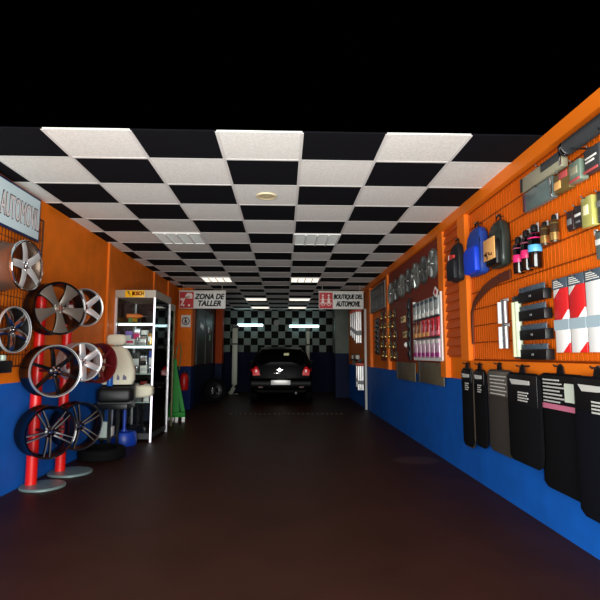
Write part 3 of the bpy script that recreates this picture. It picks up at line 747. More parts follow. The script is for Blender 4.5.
def build_car():
    t = thing('car', 'small black hatchback seen from behind, parked under the tube lamps', 'car', (-.075, 12.95, 0))
    t.scale = (.955, 1, .985)
    paint = mat('black car paint', (3, 3, 4), .4, spec=.12)
    # half sections: (y, list of (x, z)) from sill to roof centre
    def sec(y, wb, wm, ws, wr, zs, zr, zb):
        half = [(0, zb), (wb * .8, zb), (wb, zb + .06), (wm, zb + .3), (wm, .74), (ws, zs), (ws * .97, zs + .03), ((ws + wr) / 2 + .02, (zs + zr) / 2 + .02), (wr + .02, zr - .1), (wr - .06, zr - .02), (wr * .5, zr), (0, zr + .005)]
        full = half + [(-x, z) for x, z in half[-2:0:-1]]
        return [(x, y, z) for x, z in full]
    R = [sec(.03, .68, .74, .70, .50, .92, 1.06, .34), sec(.0, .72, .79, .74, .56, .95, 1.08, .27), sec(.06, .76, .83, .79, .62, .98, 1.17, .24),
         sec(.2, .79, .852, .81, .62, .98, 1.36, .22), sec(.34, .80, .858, .82, .61, .97, 1.42, .2), sec(.8, .81, .86, .825, .61, .96, 1.46, .18), sec(1.5, .81, .86, .825, .61, .94, 1.475, .18),
         sec(2.1, .81, .86, .82, .59, .92, 1.42, .18), sec(2.7, .81, .855, .80, .62, .92, 1.02, .18), sec(3.2, .78, .84, .76, .6, .84, .90, .2), sec(3.55, .68, .76, .66, .5, .7, .76, .24), sec(3.65, .55, .6, .54, .4, .6, .64, .3)]
    MB().loft(R).build('body', paint, t, 50)
    # rear window, follows the slope of the hatch
    MB().loft([[(-.60, .055, 1.03), (.60, .055, 1.03), (.60, .075, 1.03), (-.60, .075, 1.03)],
               [(-.56, .1, 1.16), (.56, .1, 1.16), (.56, .12, 1.16), (-.56, .12, 1.16)],
               [(-.5, .19, 1.33), (.5, .19, 1.33), (.5, .22, 1.33), (-.5, .22, 1.33)]]).build('rear_window', glassy, t)
    MB().prism([(.06, 1.2), (.2, 1.205), (.215, 1.3), (.075, 1.295)], .105, .13).build('window_sticker', mat('cream sticker', (240, 236, 170), .5), t)
    MB().loft([[(-.56, .12, 1.385), (.56, .12, 1.385), (.56, .13, 1.40), (-.56, .13, 1.40)], [(-.56, .36, 1.41), (.56, .36, 1.41), (.56, .36, 1.445), (-.56, .36, 1.445)]]).build('roof_spoiler', paint, t)
    for s in (-1, 1):
        tl = MB().loft([[(s * .57, -.012, .72), (s * .75, .0, .71), (s * .79, .05, .72), (s * .60, .05, .72)],
                   [(s * .59, -.012, .84), (s * .78, .0, .84), (s * .83, .1, .84), (s * .62, .05, .84)],
                   [(s * .65, .01, .94), (s * .76, .03, .94), (s * .80, .12, .94), (s * .68, .06, .94)]]).build('tail_light', tail, t)
        q = MB().prism([(s * .64, .80), (s * .70, .80), (s * .70, .87), (s * .65, .87)], -.02, .0).build('lamp_lens', mat('bright lamp lens', (255, 120, 120), .2), tl)
        MB().loft([[(s * .62, .2, 1.04), (s * .66, .14, 1.04), (s * .672, .16, 1.04)], [(s * .585, .235, 1.17), (s * .6, .19, 1.17), (s * .62, .21, 1.17)]]).build('pillar_glint_strip', white if s < 0 else gun, t)  # white left strip paints the highlight reflected on the rear pillar
        MB().loft([[(s * .822, .55, 1.0), (s * .835, .55, 1.0), (s * .835, 2.2, .97), (s * .822, 2.2, .97)],
                   [(s * .69, .62, 1.34), (s * .70, .62, 1.34), (s * .69, 1.8, 1.36), (s * .68, 1.8, 1.36)]]).build('side_window', glassy, t)
        MB().box((s * .93, 2.25, 1.0), (.18, .1, .13), .03).build('wing_mirror', paint, t)
        for y in (.62, 3.0):
            w = tyre(MB(), .3, .19, .19, Matrix.Translation((s * .76, y, .3)) @ Matrix.Rotation(PI / 2, 4, 'Y')).build('tyre', rubber, t)
            MB().lathe([(0, 0), (.19, 0), (.195, .05), (0, .06)], 24, Matrix.Translation((s * .80, y, .3)) @ Matrix.Rotation(s * PI / 2, 4, 'Y')).build('wheel_disc', gun, w)
        MB().b2((s * .55 - .06, -.052, .40), (s * .55 + .06, -.04, .43)).build('reflector', dkred, t)
    MB().loft([[(-.78, .06, .3), (.78, .06, .3), (.78, .1, .3), (-.78, .1, .3)], [(-.80, -.045, .38), (.80, -.045, .38), (.84, .2, .38), (-.84, .2, .38)],
               [(-.80, -.05, .56), (.80, -.05, .56), (.85, .2, .56), (-.85, .2, .56)], [(-.76, .0, .64), (.76, .0, .64), (.8, .2, .64), (-.8, .2, .64)]]).build('rear_bumper', paint, t, 60)
    MB().b2((-.27, -.065, .475), (.25, -.052, .59), .004).build('number_plate', mat('white number plate', (250, 250, 248), .4), t)
    MB().b2((-.14, -.085, .605), (.12, -.05, .625), .003).build('added_lamp_bar', black, t)  # unseen housing, added to go with the fill light over the plate
    MB().lathe([(.032, 0), (.044, 0), (.044, .012), (.032, .012)], 24, Matrix.Translation((-.04, -.01, .855)) @ Matrix.Rotation(PI / 2, 4, 'X'), True).build('emblem', chrome, t)
    MB().prism([(-.13, .855), (-.02, .868), (.06, .86), (-.03, .85)], -.02, -.008).build('emblem_bar', chrome, t)
    MB().b2((-.2, -.02, .76), (-.02, -.005, .785), .004).build('tailgate_strip', chrome, t)
    MB().b2((-.2, -.025, .68), (.16, .0, .70), .004).build('tailgate_handle', paint, t)
    MB().tube([(0, .045, 1.04), (-.15, .055, 1.05), (-.4, .075, 1.09)], .009, 6).build('wiper', black, t)
    MB().cyl((.4, .0, .26), (.4, .2, .26), .03, 12).build('exhaust_pipe', gun, t)
build_car()

# ------------------------------------------------------------------ right wall, near grid goods
def hook(t, z, y0=.0, L=.08, m=black_wire, x=0):
    b = MB().cyl((x, .005, z), (x, -L, z), .004, 6); b.tube([(x, -L, z), (x, -L - .008, z + .012)], .004, 6)
    b.build('hanging_hook', m, t)
OFF = .03
def place(name, label, cat, y, z, grp=None, off=OFF): return thing(name, label, cat, rw(y, z, off), RWALL, grp)

# backpacks / bags
def bag(label, y, z, w, h, d, body, pocket, ph, extra, tilt):
    t = place('hanging_bag', label, 'bag', y, z, 'bags hung on the right wall')
    rings = []
    for u, s, dd in ((0, .72, .6), (.04, .92, .85), (.2, 1, 1), (.6, 1, 1), (.82, .92, .85), (.95, .7, .6), (1, .4, .35)):
        rings.append([(p * s, -d / 2 + q * dd, u * h) for p, q in rr(w / 2, d / 2, d * .3)])
    MB().loft(rings).build('body', body, t, 60)
    rings = []
    for u, s, dd in ((.03, .6, .5), (.06, .8, .9), (.3, .84, 1), (.5, .84, .95), (.58, .7, .5)):
        rings.append([(p * s, -d - .01 + q * dd, u * h) for p, q in rr(w / 2, .03, .02)])
    MB().loft(rings).build('front_pocket', pocket, t, 60)
    MB().tube([(-.05, -d * .5, h * .97), (-.03, -d * .5, h + .05), (.03, -d * .5, h + .05), (.05, -d * .5, h * .97)], .009, 8).build('carry_loop', black, t)
    for s in (-1, 1):
        MB().tube([(s * w * .3, -d * .1, h * .9), (s * w * .44, -.016, h * .6), (s * w * .42, -.016, h * .2)], .014, 8).build('shoulder_strap', black, t)
    b = MB(); b.tube([(-w * .46, -d * .9, h * .25), (-w * .46, -d * .92, h * .7), (-w * .3, -d * .85, h * .86), (w * .3, -d * .85, h * .86), (w * .46, -d * .92, h * .7), (w * .46, -d * .9, h * .25)], .005, 6)
    b.build('zip', gun, t)
    hook(t, h + .045, L=d * .6)
    if extra == 'label':
        MB().b2((-w * .42, -d - .05, h * .16), (w * .42, -d - .042, h * .62), .003).build('label_card', tan, t, label='tan printed label card')
        b = MB(); random.seed(3)
        for k in range(9):
            x = random.uniform(-w * .3, w * .3); zz = h * .18 + random.random() * h * .12
            b.b2((x - .014, -d - .053, zz), (x + .014, -d - .05, zz + random.uniform(.01, .03)))
        b.build('printed_picture', mat('brown print', (120, 84, 50), .5), t)
    if extra == 'red':
        MB().prism([(-w * .3, h * .55), (w * .2, h * .5), (w * .2, h * .68), (-w * .25, h * .74)], -d - .02, -d + .01).build('badge', mat('red badge', (206, 60, 50), .4), t)
        MB().prism([(-w * .36, h * .52), (-w * .29, h * .52), (-w * .25, h * .72), (-w * .3, h * .72)], -d - .022, -d + .0).build('badge_edge', paper, t)
    return t
bag('black bag with a red badge, leftmost beside the orange post', 5.09, 1.99, .27, .40, .10, mat('black nylon', (16, 18, 26), .6), mat('black nylon', (16, 18, 26), .6), .5, 'red', 0)
bag('bright blue backpack hanging in the middle of three bags', 4.55, 1.97, .35, .45, .10, mat('deep blue nylon', (24, 62, 150), .55), blue_bag, .5, None, 0)
bag('dark green bag with a tan printed label, right of the blue backpack', 4.09, 1.96, .27, .40, .09, mat('dark green nylon', (34, 44, 38), .5, coat=.3), black, .5, 'label', 0)

# sun shades and flat packs near the ceiling
def flatpack(name, label, cat, y, z, w, h, d, m, parts, grp, off=OFF):
    t = place(name, label, cat, y, z, grp, off)
    MB().box((0, -d / 2, h / 2), (w, d, h), min(d, .03) * .35).build('pack', m, t)
    for nm, x0, x1, z0, z1, mm in parts:
        MB().b2((x0 * w - w / 2, -d - .006, z0 * h), (x1 * w - w / 2, -d + .002, z1 * h), .002).build(nm, mm, t)
    hook(t, h * .95, L=d + .02)
    return t
GR = 'packs along the top of the right grid'
flatpack('sunshield', 'long khaki sun shade pack, upper left of the grid top row', 'pack', 3.38, 2.46, .56, .115, .05, khaki, (('dark_corner', .55, .97, .45, .96, dgrey), ('end_clip', .97, 1.0, .1, .95, chrome), ('end_cap', 0, .05, .05, .95, black)), GR)
flatpack('sunshield', 'grey teal sun shade bag just under the khaki pack', 'pack', 3.43, 2.295, .40, .15, .05, teal, (('end_clip', .96, 1.0, .05, .95, chrome), ('end_tag', 0, .08, .05, .9, mat('plum tag', (70, 40, 54), .5))), GR)
flatpack('hanging_pack', 'olive pack with a pink top, right of the grey teal bag', 'pack', 3.12, 2.295, .18, .13, .05, olive, (('pink_top', .45, .95, .62, .95, mat('dull pink', (190, 80, 80), .5)), ('print', .08, .5, .2, .6, tan)), GR)
flatpack('hanging_pack', 'square grey green pack beside the olive one', 'pack', 2.95, 2.30, .12, .135, .06, mat('grey green pack', (112, 128, 112), .4, coat=.4), (('print', .2, .8, .35, .7, khaki), ('base_strip', .05, .95, .03, .14, mat('dull pink', (190, 80, 80), .5))), GR)
flatpack('hanging_pack', 'dark blister pack with small print at the frame edge', 'pack', 2.79, 2.31, .15, .15, .05, dgrey, (('print', .15, .85, .55, .62, paper), ('print', .15, .7, .4, .47, paper), ('base_strip', .0, .9, .02, .12, mat('dull pink', (190, 80, 80), .5))), GR)
t = place('sunshield_roll', 'dark grey rolled sun shade with a chrome end under the ceiling', 'roll', 2.78, 2.55, GR)
MB().cyl((-.25, -.055, 0), (.3, -.055, 0), .05, 20).build('roll', dgrey, t)
MB().cyl((-.235, -.055, 0), (-.215, -.055, 0), .053, 20).build('end_clip', chrome, t)
MB().cyl((-.262, -.055, 0), (-.25, -.055, 0), .05, 20).build('end_cap', black, t)
for xx in (-.12, .15): MB().cyl((xx, .004, -.055), (xx, -.1, -.055), .005, 6).build('hanging_hook', black_wire, t)

# bottles
def bottle(label, y, z, H, r, body, band, top, bandz=(.3, .5), grp='bottles hung on the grid'):
    t = place('spray_bottle', label, 'bottle', y, z, grp, off=.032 + r + .004)
    MB().lathe([(0, 0), (r * .9, 0), (r, .01), (r, H * .72), (r * .8, H * .8), (r * .45, H * .84), (0, H * .84)], 20).build('bottle_body', body, t)
    MB().lathe([(r + .001, H * bandz[0]), (r + .0025, H * (bandz[0] + .01)), (r + .0025, H * (bandz[1] - .01)), (r + .001, H * bandz[1])], 20).build('label_band', band, t)
    MB().lathe([(0, H * .84), (r * .55, H * .84), (r * .55, H * .95), (r * .4, H), (0, H)], 16).build('cap', black, t)
    MB().lathe([(r * .99, H * .66), (r + .002, H * .665), (r * .84, H * .785), (r * .79, H * .79)], 20).build('shoulder_label', top, t)
    MB().cyl((0, r + .008, H * .9), (0, r * .3, H * .9), .004, 6).build('hanging_hook', black_wire, t)
    MB().b2((-.02, r * .5, H * .82), (.02, r * .5 + .004, H * 1.04)).build('hang_tab', clearpack, t)
bottle('black bottle with a pink band, first of three on the grid', 3.75, 1.85, .29, .042, black_gloss, pink, mat('dull pink label', (150, 70, 96), .4))
bottle('black bottle with a pink band, between two others on the grid', 3.62, 1.85, .31, .042, black_gloss, pink, mat('dull pink label', (150, 70, 96), .4))
bottle('black bottle with a light blue band and pink shoulder', 3.49, 1.85, .32, .046, black_gloss, ltblue, pink, (.36, .52))
bottle('slim dark brown bottle with a gold foot, left of two', 3.375, 1.99, .17, .03, mat('brown bottle', (60, 42, 24), .3), gold, olive, (.08, .4))
bottle('slim dark brown bottle with a gold foot, right of two', 3.25, 1.985, .19, .03, mat('brown bottle', (60, 42, 24), .3), gold, olive, (.06, .35))
GR = 'small packs at mid height of the right grid'
flatpack('hanging_pack', 'dark brown blister pack, left of the small packs', 'pack', 3.08, 2.02, .075, .13, .03, mat('dark brown pack', (50, 34, 34), .4), (('print', .2, .8, .3, .6, grey),), GR)
flatpack('hanging_pack', 'dark blister pack with white print in the middle of the small packs', 'pack', 2.99, 2.02, .085, .14, .03, mat('dark pack', (44, 38, 42), .4), (('print', .2, .9, .5, .62, paper), ('print', .3, .8, .2, .3, grey)), GR)
flatpack('bulb_pack', 'clear yellowish lamp pack, right of the dark small packs', 'pack', 2.87, 1.99, .11, .19, .05, mat('yellow green blister', (176, 172, 96), .15, coat=.8), (('lamp', .3, .7, .4, .7, mat('pale yellow', (250, 244, 190), .3)),), GR)
flatpack('hanging_pack', 'dark pack beside the yellowish lamp pack at the frame edge', 'pack', 2.76, 1.99, .08, .19, .03, dgrey, (('print', .1, .9, .5, .7, grey),), GR)
flatpack('hanging_pack', 'grey pack low at the frame edge, above the white warning board', 'pack', 2.79, 1.78, .09, .17, .03, teal, (('print', .1, .9, .5, .7, paper),), GR)
t = place('price_tag', 'small white price tag on the grid near the frame edge', 'tag', 2.86, 1.94)
MB().b2((-.018, -.006, 0), (.018, 0, .03), .002).build('card', paper, t); MB().cyl((0, .02, .025), (0, -.005, .025), .003, 6).build('hanging_hook', black_wire, t)

# warning boards
ws = stripes('red and white diagonal stripes', (222, 38, 42), (250, 248, 244), .34, 128, .03)
def warning(label, y, m, z0=1.24, w=.175):
    t = place('warning_board', label, 'board', y, z0, 'load warning boards on the grid')
    MB().b2((-w / 2, -.012, 0), (w / 2, 0, .43), .003).build('board', m, t)
    MB().b2((-w / 2 - .006, -.016, .43), (w / 2 + .006, .004, .50), .003).build('header_card', mat('blue grey header', (74, 88, 100), .35, coat=.4), t)
    MB().b2((-w / 2 - .004, -.0165, .15), (w / 2 + .004, -.012, .22)).build('clear_sleeve_print', mat('pale blue sleeve print', (170, 192, 202), .25, coat=.6), t)
    b = MB()
    for k in range(4): b.b2((-w * .4 + .0, -.0185, .44 + k * .013), (w * .3 - k * .02, -.016, .446 + k * .013))
    b.build('printed_text', paper, t)
    hook(t, .485, L=.03)
warning('red and white striped warning board, nearest the black boxes', 3.27, ws, w=.165)
warning('red and white striped warning board, in the middle of three', 3.085, ws, w=.165)
warning('plain white warning board at the frame edge', 2.895, mat('white reflective board', (250, 250, 248), .3), w=.18)

# four black boxes and tube packs
for k, (z, wh) in enumerate(((1.62, 'topmost of four'), (1.48, 'second from the top of four'), (1.335, 'third from the top of four'), (1.19, 'lowest of four'))):
    t = place('wiper_box', 'long black box with a blue grey strip, %s' % wh, 'box', 3.585, z, 'black boxes stacked on the grid')
    MB().b2((-.19, -.06, 0), (.19, 0, .075), .004).build('carton', black, t)
    MB().b2((-.19, -.05, .075), (.19, -.042, .115), .002).build('header_strip', mat('grey blue header strip', (70, 84, 96), .35, coat=.3), t)
    MB().b2((-.012, -.064, .03), (.012, -.06, .045)).build('print', grey, t)
    for xx in (-.12, .12): hook(t, .098, L=.05, x=xx)
t = place('tube_pack', 'pale yellow green tube pack standing upright beside the black boxes', 'pack', 3.86, 1.21, 'tube packs on the grid')
for xx, m in ((-.035, mat('cream tube', (232, 232, 190), .35)), (.02, mat('pale green tube', (214, 226, 196), .35))):
    MB().cyl((xx, -.03, 0), (xx, -.03, .43), .026, 16).build('tube', m, t)
MB().b2((-.075, -.03, -.015), (.065, 0, .005), .004).build('base_clip', dgrey, t)
MB().b2((-.075, -.03, .42), (.065, 0, .48), .004).build('header_card', dgrey, t)
hook(t, .46, L=.05)
for z, wh in ((1.49, 'upper'), (1.28, 'lower')):
    t = place('tube_pack', 'silver and grey tool pack, %s of two left of the yellow green tubes' % wh, 'pack', 4.12, z, 'tube packs on the grid')
    MB().cyl((-.045, -.03, 0), (-.045, -.03, .18), .022, 14).build('tube', mat('white tube', (240, 240, 240), .25), t)
    MB().b2((-.02, -.035, 0), (.03, 0, .18), .006).build('sleeve', mat('slate sleeve', (84, 92, 104), .35, coat=.4), t)
    MB().cyl((.055, -.03, 0), (.055, -.03, .18), .018, 14).build('tube', silver, t)
    MB().b2((-.07, -.012, .18), (.07, -.006, .205)).build('header_card', clearpack, t)
    hook(t, .19, L=.03)
pts = []
for y, z in ((4.86, 1.33), (4.87, 1.5), (4.86, 1.64), (4.80, 1.72), (4.69, 1.775), (4.55, 1.825), (4.40, 1.86), (4.2, 1.885), (4.0, 1.89)): pts.append((y, z))
rings = []
for i, (y, z) in enumerate(pts):
    w = .012 + .026 * min(1, i / 5)
    a = pts[max(0, i - 1)]; c = pts[min(len(pts) - 1, i + 1)]
    ty, tz = c[0] - a[0], c[1] - a[1]; l = math.hypot(ty, tz); ny, nz = -tz / l, ty / l
    rings.append([(XR - .03, y + ny * w, z + nz * w), (XR - .043, y + ny * w, z + nz * w), (XR - .043, y - ny * w, z - nz * w), (XR - .03, y - ny * w, z - nz * w)])
t = thing('rubber_trim', 'brown flat rubber trim bent in an arch on the grid below the bags', 'trim strip', (0, 0, 0))
MB().loft(rings).build('strip', brown, t, 40)
b = MB()
for y, z in ((4.69, 1.775), (4.2, 1.885)): b.cyl((XR - .0242, y, z), (XR - .05, y, z), .006, 8)
b.build('hanging_clip', black, t)

# ------------------------------------------------------------------ car mats on the dado
def mat_outline(w, h, skew=.0):
    return [(-w, 0.03), (-w + .05, 0), (w - .07, 0), (w - .02, .03), (w, .1), (w, h - .05), (w - .03, h - .01), (w - .06, h), (-w + .06, h), (-w + .03, h - .01), (-w, h - .05)]
def car_mat(label, y, z0, z1, w, m, head, off, rim=None):
    t = place('car_mat', label, 'car mat', y, z0, 'car mats hung on the right wall', off)
    h = z1 - z0
    MB().prism(mat_outline(w / 2, h), -.022, 0, bev=.005).build('mat', m, t)
    if rim is not None:
        o = mat_outline(w / 2 + .002, h)
        MB().tube([(x, -.011, z) for x, z in o + [o[0]]], .008, 6).build('edge_binding', rim, t)
    b = None
    hm, hh, kind = head
    MB().b2((-w / 2 + .015, -.027, h - hh), (w / 2 - .02, -.021, h - .015), .002).build('header_card', hm, t)
    b = MB()
    if kind == 'title':
        b.prism([(-w * .38, h - .05), (w * .25, h - .055), (w * .25, h - .085), (-w * .3, h - .09)], -.03, -.027)
        for k in range(4): b.b2((-w * .12, -.03, h - .15 - k * .02), (w * .2 - .02 * (k % 2), -.027, h - .14 - k * .02))
    elif kind == 'lines':
        for k in range(8): b.b2((-w * .38, -.03, h - .05 - k * .024), (w * (.0 + .05 * (k % 3)), -.027, h - .04 - k * .024))
    else:
        for k in range(6): b.b2((-w * .36, -.03, h - .06 - k * .03), (w * (.3 - .06 * (k % 2)), -.027, h - .05 - k * .03))
    b.build('printed_text', mat('grey print', (190, 190, 184), .5), t)
    if kind == 'lines':
        MB().b2((w * .12, -.031, h - hh + .06), (w * .40, -.027, h - .06)).build('barcode_panel', mat('pale green panel', (206, 216, 200), .5), t)
        MB().b2((-w / 2 + .015, -.031, h - hh), (w / 2 - .02, -.027, h - hh + .035)).build('pink_stripe', mat('dusty pink', (196, 110, 136), .5), t)
    MB().tube([(0, .045, h + .05), (0, -.05, h + .05), (0, -.06, h + .06)], .006, 6).build('hanging_hook', black_wire, t)
    MB().prism([(-.05, h - .02), (.05, h - .02), (.03, h + .045), (.0, h + .065), (-.03, h + .045)], -.018, -.008).build('hanger', black, t)
blackcard = mat('black card', (16, 16, 18), .4)
printcard = mat('grey printed card', (86, 82, 74), .5, var=.4, scale=60)
car_mat('black car mat with a worn pale edge, leftmost of the hanging row', 4.97, .33, 1.09, .30, carpet, (blackcard, .14, 'title'), .052, mat('dull binding', (74, 64, 54), .6))
car_mat('narrow black car mat, second from the left of the hanging row', 4.63, .38, 1.09, .27, carpet, (blackcard, .14, 'title'), .06)
car_mat('ribbed brown car mat with a grey printed card', 4.21, .40, 1.10, .48, brown_carpet, (printcard, .22, 'para'), .056)
car_mat('black car mat with a white title on black card, right of the ribbed brown one', 3.72, .42, 1.09, .50, carpet, (blackcard, .24, 'title'), .095)
car_mat('black car mat with a pink striped card and pale barcode panel', 3.28, .32, 1.10, .54, carpet, (blackcard, .24, 'lines'), .05)
car_mat('largest black car mat at the frame edge, with slanting white title', 2.80, .28, 1.10, .48, mat('navy black carpet', (8, 9, 18), .95, bump=.5, scale=300, spec=.1), (blackcard, .2, 'title'), .10)

# ------------------------------------------------------------------ right wall, farther panels
# wheel trims
def wheel_trim(label, y, z, R, n, m):
    t = place('wheel_trim', label, 'wheel trim', y, z, 'wheel trims on the dark red panel', .035)
    X = Matrix.Rotation(PI / 2, 4, 'X')
    MB().lathe([(R, 0), (R, .02), (R * .93, .035), (R * .84, .03), (R * .8, .012), (R * .78, .006), (R * .78, 0)], 32, X, True).build('rim_ring', m, t)
    for i in range(n):
        a = 2 * PI * i / n + .2
        b = MB(); b.loft([[(-.022, R * .1, .012), (.022, R * .1, .012), (.018, R * .1, .045), (-.018, R * .1, .045)],
                          [(-.036, R * .85, .006), (.036, R * .85, .006), (.026, R * .85, .034), (-.026, R * .85, .034)]], True, X @ Matrix.Rotation(a, 4, 'Z'))
        b.build('spoke', m, t)
    MB().lathe([(0, .055), (R * .16, .05), (R * .22, .03), (R * .22, 0), (0, 0)], 20, X).build('hub', m, t)
    MB().lathe([(0, .006), (R * .8, .006), (R * .8, 0), (0, 0)], 32, X).build('backing', black, t)
    hook(t, R * .9, L=.01)
tm = [mat('dull silver trim', (150, 154, 150), .35, .7), mat('dark silver trim', (110, 112, 110), .35, .7)]
for i, (y, wh) in enumerate(((6.06, 'nearest of the row'), (6.47, 'second of the row'), (6.88, 'third of the row'), (7.29, 'fourth of the row'), (7.70, 'fifth of the row'), (8.11, 'sixth of the row'), (8.52, 'farthest of the row'))):
    wheel_trim('grey wheel trim on the dark red panel, %s' % wh, y, 2.36 - .012 * i, .19, 5 + i % 3, tm[i % 2])

# display rack of coloured packs
t = place('pack_display', 'white framed display board holding red and pink air freshener packs', 'display', 6.36, 1.19, None, .045)
W, H = 1.19, .76
MB().b2((-W / 2, -.012, 0), (W / 2, 0, H)).build('backing', mat('display backing', (200, 204, 204), .4), t)
b = MB().b2((-W / 2 - .03, -.03, -.03), (-W / 2, .005, H + .02)); b.b2((W / 2, -.03, -.03), (W / 2 + .045, .005, H + .02)); b.b2((-W / 2, -.03, -.035), (W / 2, .005, 0))
b.build('frame', white, t)
for z in (.255, .51): MB().b2((-W / 2, -.05, z - .012), (W / 2, -.012, z)).build('ledge', dgrey, t)
t2 = place('corner_card', 'white diamond card with a red print on the top corner of the pack display', 'card', 5.80, 1.90, None, .102)
MB().prism([(-.1, .06), (.02, 0), (.1, .08), (-.02, .14)], -.006, 0).build('card', paper, t2)
MB().prism([(-.045, .065), (.015, .035), (.05, .075), (-.01, .105)], -.01, -.006).build('print', mat('crimson print', (190, 30, 60), .5), t2)
MB().cyl((0, -.002, .07), (0, .045, .07), .005, 6).build('pin', gun, t2)
def fresh(label, x, z, w, h, m, top, base, grp):
    q = place('freshener_pack', label, 'pack', 6.36 - x, 1.19 + z, grp, .06)
    MB().b2((-w / 2, -.026, 0), (w / 2, 0, h), .006).build('pack', m, q)
    MB().b2((-w / 2 + .004, -.03, h * .78), (w / 2 - .004, -.024, h - .006), .002).build('header_card', top, q)
    MB().b2((-w / 2 + .006, -.03, .01), (w / 2 - .006, -.024, h * .28), .002).build('base_label', base, q)
ordn = ['farthest', 'second from the far end', 'third from the far end', 'fourth from the far end', 'fifth from the far end', 'nearest']
reds = mat('red pack', (206, 26, 48), .3, coat=.4); ochre = mat('ochre pack', (170, 96, 44), .35, coat=.3)
for k in range(6):
    x = -.49 + k * .195
    fresh('pink and white freshener pack in the bottom row, %s' % ordn[k], x, .004, .17, .225, mat('pale pink pack', (226, 190, 208), .3, coat=.4), paper, mat('violet pink', (176, 50, 140), .4), 'pink packs in the bottom row')
    fresh('%s freshener pack in the middle row, %s' % ('ochre' if k < 2 else 'red', ordn[k]), x, .262, .175, .23, ochre if k < 2 else reds, reds if k > 1 else dkred, tan if k < 4 else mat('rose label', (226, 120, 140), .4), 'red packs in the middle row')
    fresh('silver grey freshener pack in the top row, %s' % ordn[k], x, .515, .17, .23, mat('silver grey pack', (176, 186, 184), .25, coat=.5), mat('slate card', (74, 84, 96), .4), paper, 'silver packs in the top row')

# dark tool column and small gold cards left of the display
t = place('wiper_strip', 'tall black strip of hanging blades beside the white framed display', 'strip', 7.28, 1.14, None, .04)
MB().b2((-.05, -.02, 0), (.05, 0, .92), .006).build('mounting_board', mat('navy black strip', (14, 16, 30), .5), t)
for k in range(6): MB().b2((-.07, -.04, .06 + k * .14), (.07, -.02, .16 + k * .14), .008).build('blade', black, t)
for y, z, lb in ((7.72, 1.73, 'pale gold card on the dark red panel, upper of two'), (7.60, 1.49, 'pale gold card on the dark red panel, lower of two')):
    q = place('hanging_card', lb, 'card', y, z, 'pale cards on the dark red panel', .035)
    MB().b2((-.14, -.008, 0), (.14, 0, .10), .002).build('card', mat('pale gold card', (244, 216, 150), .45), q)
    b = MB(); b.b2((-.1, -.011, .03), (.0, -.008, .07)); b.b2((.03, -.011, .05), (.11, -.008, .07)); b.build('print', olive, q)
    hook(q, .09, L=.012)
q = place('hanging_ball', 'small round white ball hanging below the pale gold cards', 'ball', 7.45, 1.38, None, .06)
MB().lathe([(0, -.04), (.02, -.035), (.036, -.015), (.04, 0), (.036, .015), (.02, .035), (0, .04)], 16).build('ball', white, q)
MB().cyl((0, .03, .03), (0, 0, .03), .003, 6).build('hanging_hook', black_wire, q)
random.seed(11)
n = 0
rowsw = ['top', 'second', 'third', 'fourth', 'lowest']
colw = ['farthest', 'second', 'third', 'nearest']
for c in range(4):
    for r in range(5):
        y = 9.36 - c * .35 + random.uniform(-.05, .05) - r * .02; z = 2.0 - r * .175 - c * .01
        q = place('chain_pack', 'dark pack with gold fittings, %s row, %s column of the gold packs' % (rowsw[r], colw[c]), 'pack', y, z, 'gold packs on the dark red panel', .035)
        MB().b2((-.07, -.014, -.12), (.07, 0, .03), .004).build('card', mat('dark green card', (36, 34, 24), .4), q)
        MB().lathe([(.016, 0), (.034, .008), (.034, .014), (.016, .02)], 16, Matrix.Translation((random.uniform(-.03, .03), -.014, -.03)) @ Matrix.Rotation(PI / 2, 4, 'X'), True).build('ring', gold, q)
        e = random.uniform(-.03, .03)
        MB().lathe([(0, -.03), (.016, -.025), (.027, -.01), (.03, 0), (.027, .01), (.016, .025), (0, .03)], 14, Matrix.Translation((e, -.03, -.085))).build('fitting', gold, q)
        hook(q, .02, L=.016)
t = place('blade_strip', 'tall black ribbed strip on the orange wall beyond the gold packs', 'strip', 9.72, 1.23, None, .055)
MB().b2((-.12, -.02, 0), (.12, 0, .72), .006).build('mounting_board', mat('navy black strip', (14, 16, 30), .5), t)
for k in range(7): MB().b2((-.13, -.05, .03 + k * .1), (.13, -.02, .1 + k * .1), .01).build('pouch', black, t)
t = place('picture_board', 'dark framed picture board high on the far red panel', 'board', 9.75, 2.12, None, .035)
MB().b2((-.75, -.02, 0), (.75, 0, .46)).build('board', mat('dark photo board', (44, 46, 46), .4), t)
b = MB(); b.b2((-.77, -.03, -.02), (.77, -.0, .0)); b.b2((-.77, -.03, .46), (.77, 0, .48)); b.b2((-.77, -.03, 0), (-.75, 0, .46)); b.b2((.75, -.03, 0), (.77, 0, .46))
b.build('frame', mat('dull grey frame', (120, 116, 108), .5), t)
b = MB(); b.b2((-.6, -.026, .27), (.55, -.02, .41)); b.b2((-.6, -.026, .05), (-.1, -.02, .2)); b.b2((.1, -.026, .05), (.5, -.02, .2)); b.build('picture', mat('grey picture', (92, 96, 92), .45), t)

# olive grey panels straddling the dado
for (y, w, z, lb) in ((7.62, 1.12, .845, 'olive grey translucent panel, farther of the two above the blue dado'), (6.32, 1.06, .86, 'olive grey translucent panel, nearer of the two below the pack display')):
    t = place('plastic_panel', lb, 'panel', y, z, 'olive grey panels on the dado line', .03)
    MB().b2((-w / 2, -.012, 0), (w / 2, 0, .27), .002).build('sheet', mat('olive grey sheet', (98, 90, 72), .4, var=.08, scale=6), t)
    MB().b2((-w / 2 - .03, -.02, -.005), (-w / 2, .004, .275)).build('edge_strip', black, t)
    for xx in (-.3, .3): MB().cyl((xx, .03, .25), (xx, -.018, .25), .008, 8).build('mounting_screw', gun, t)

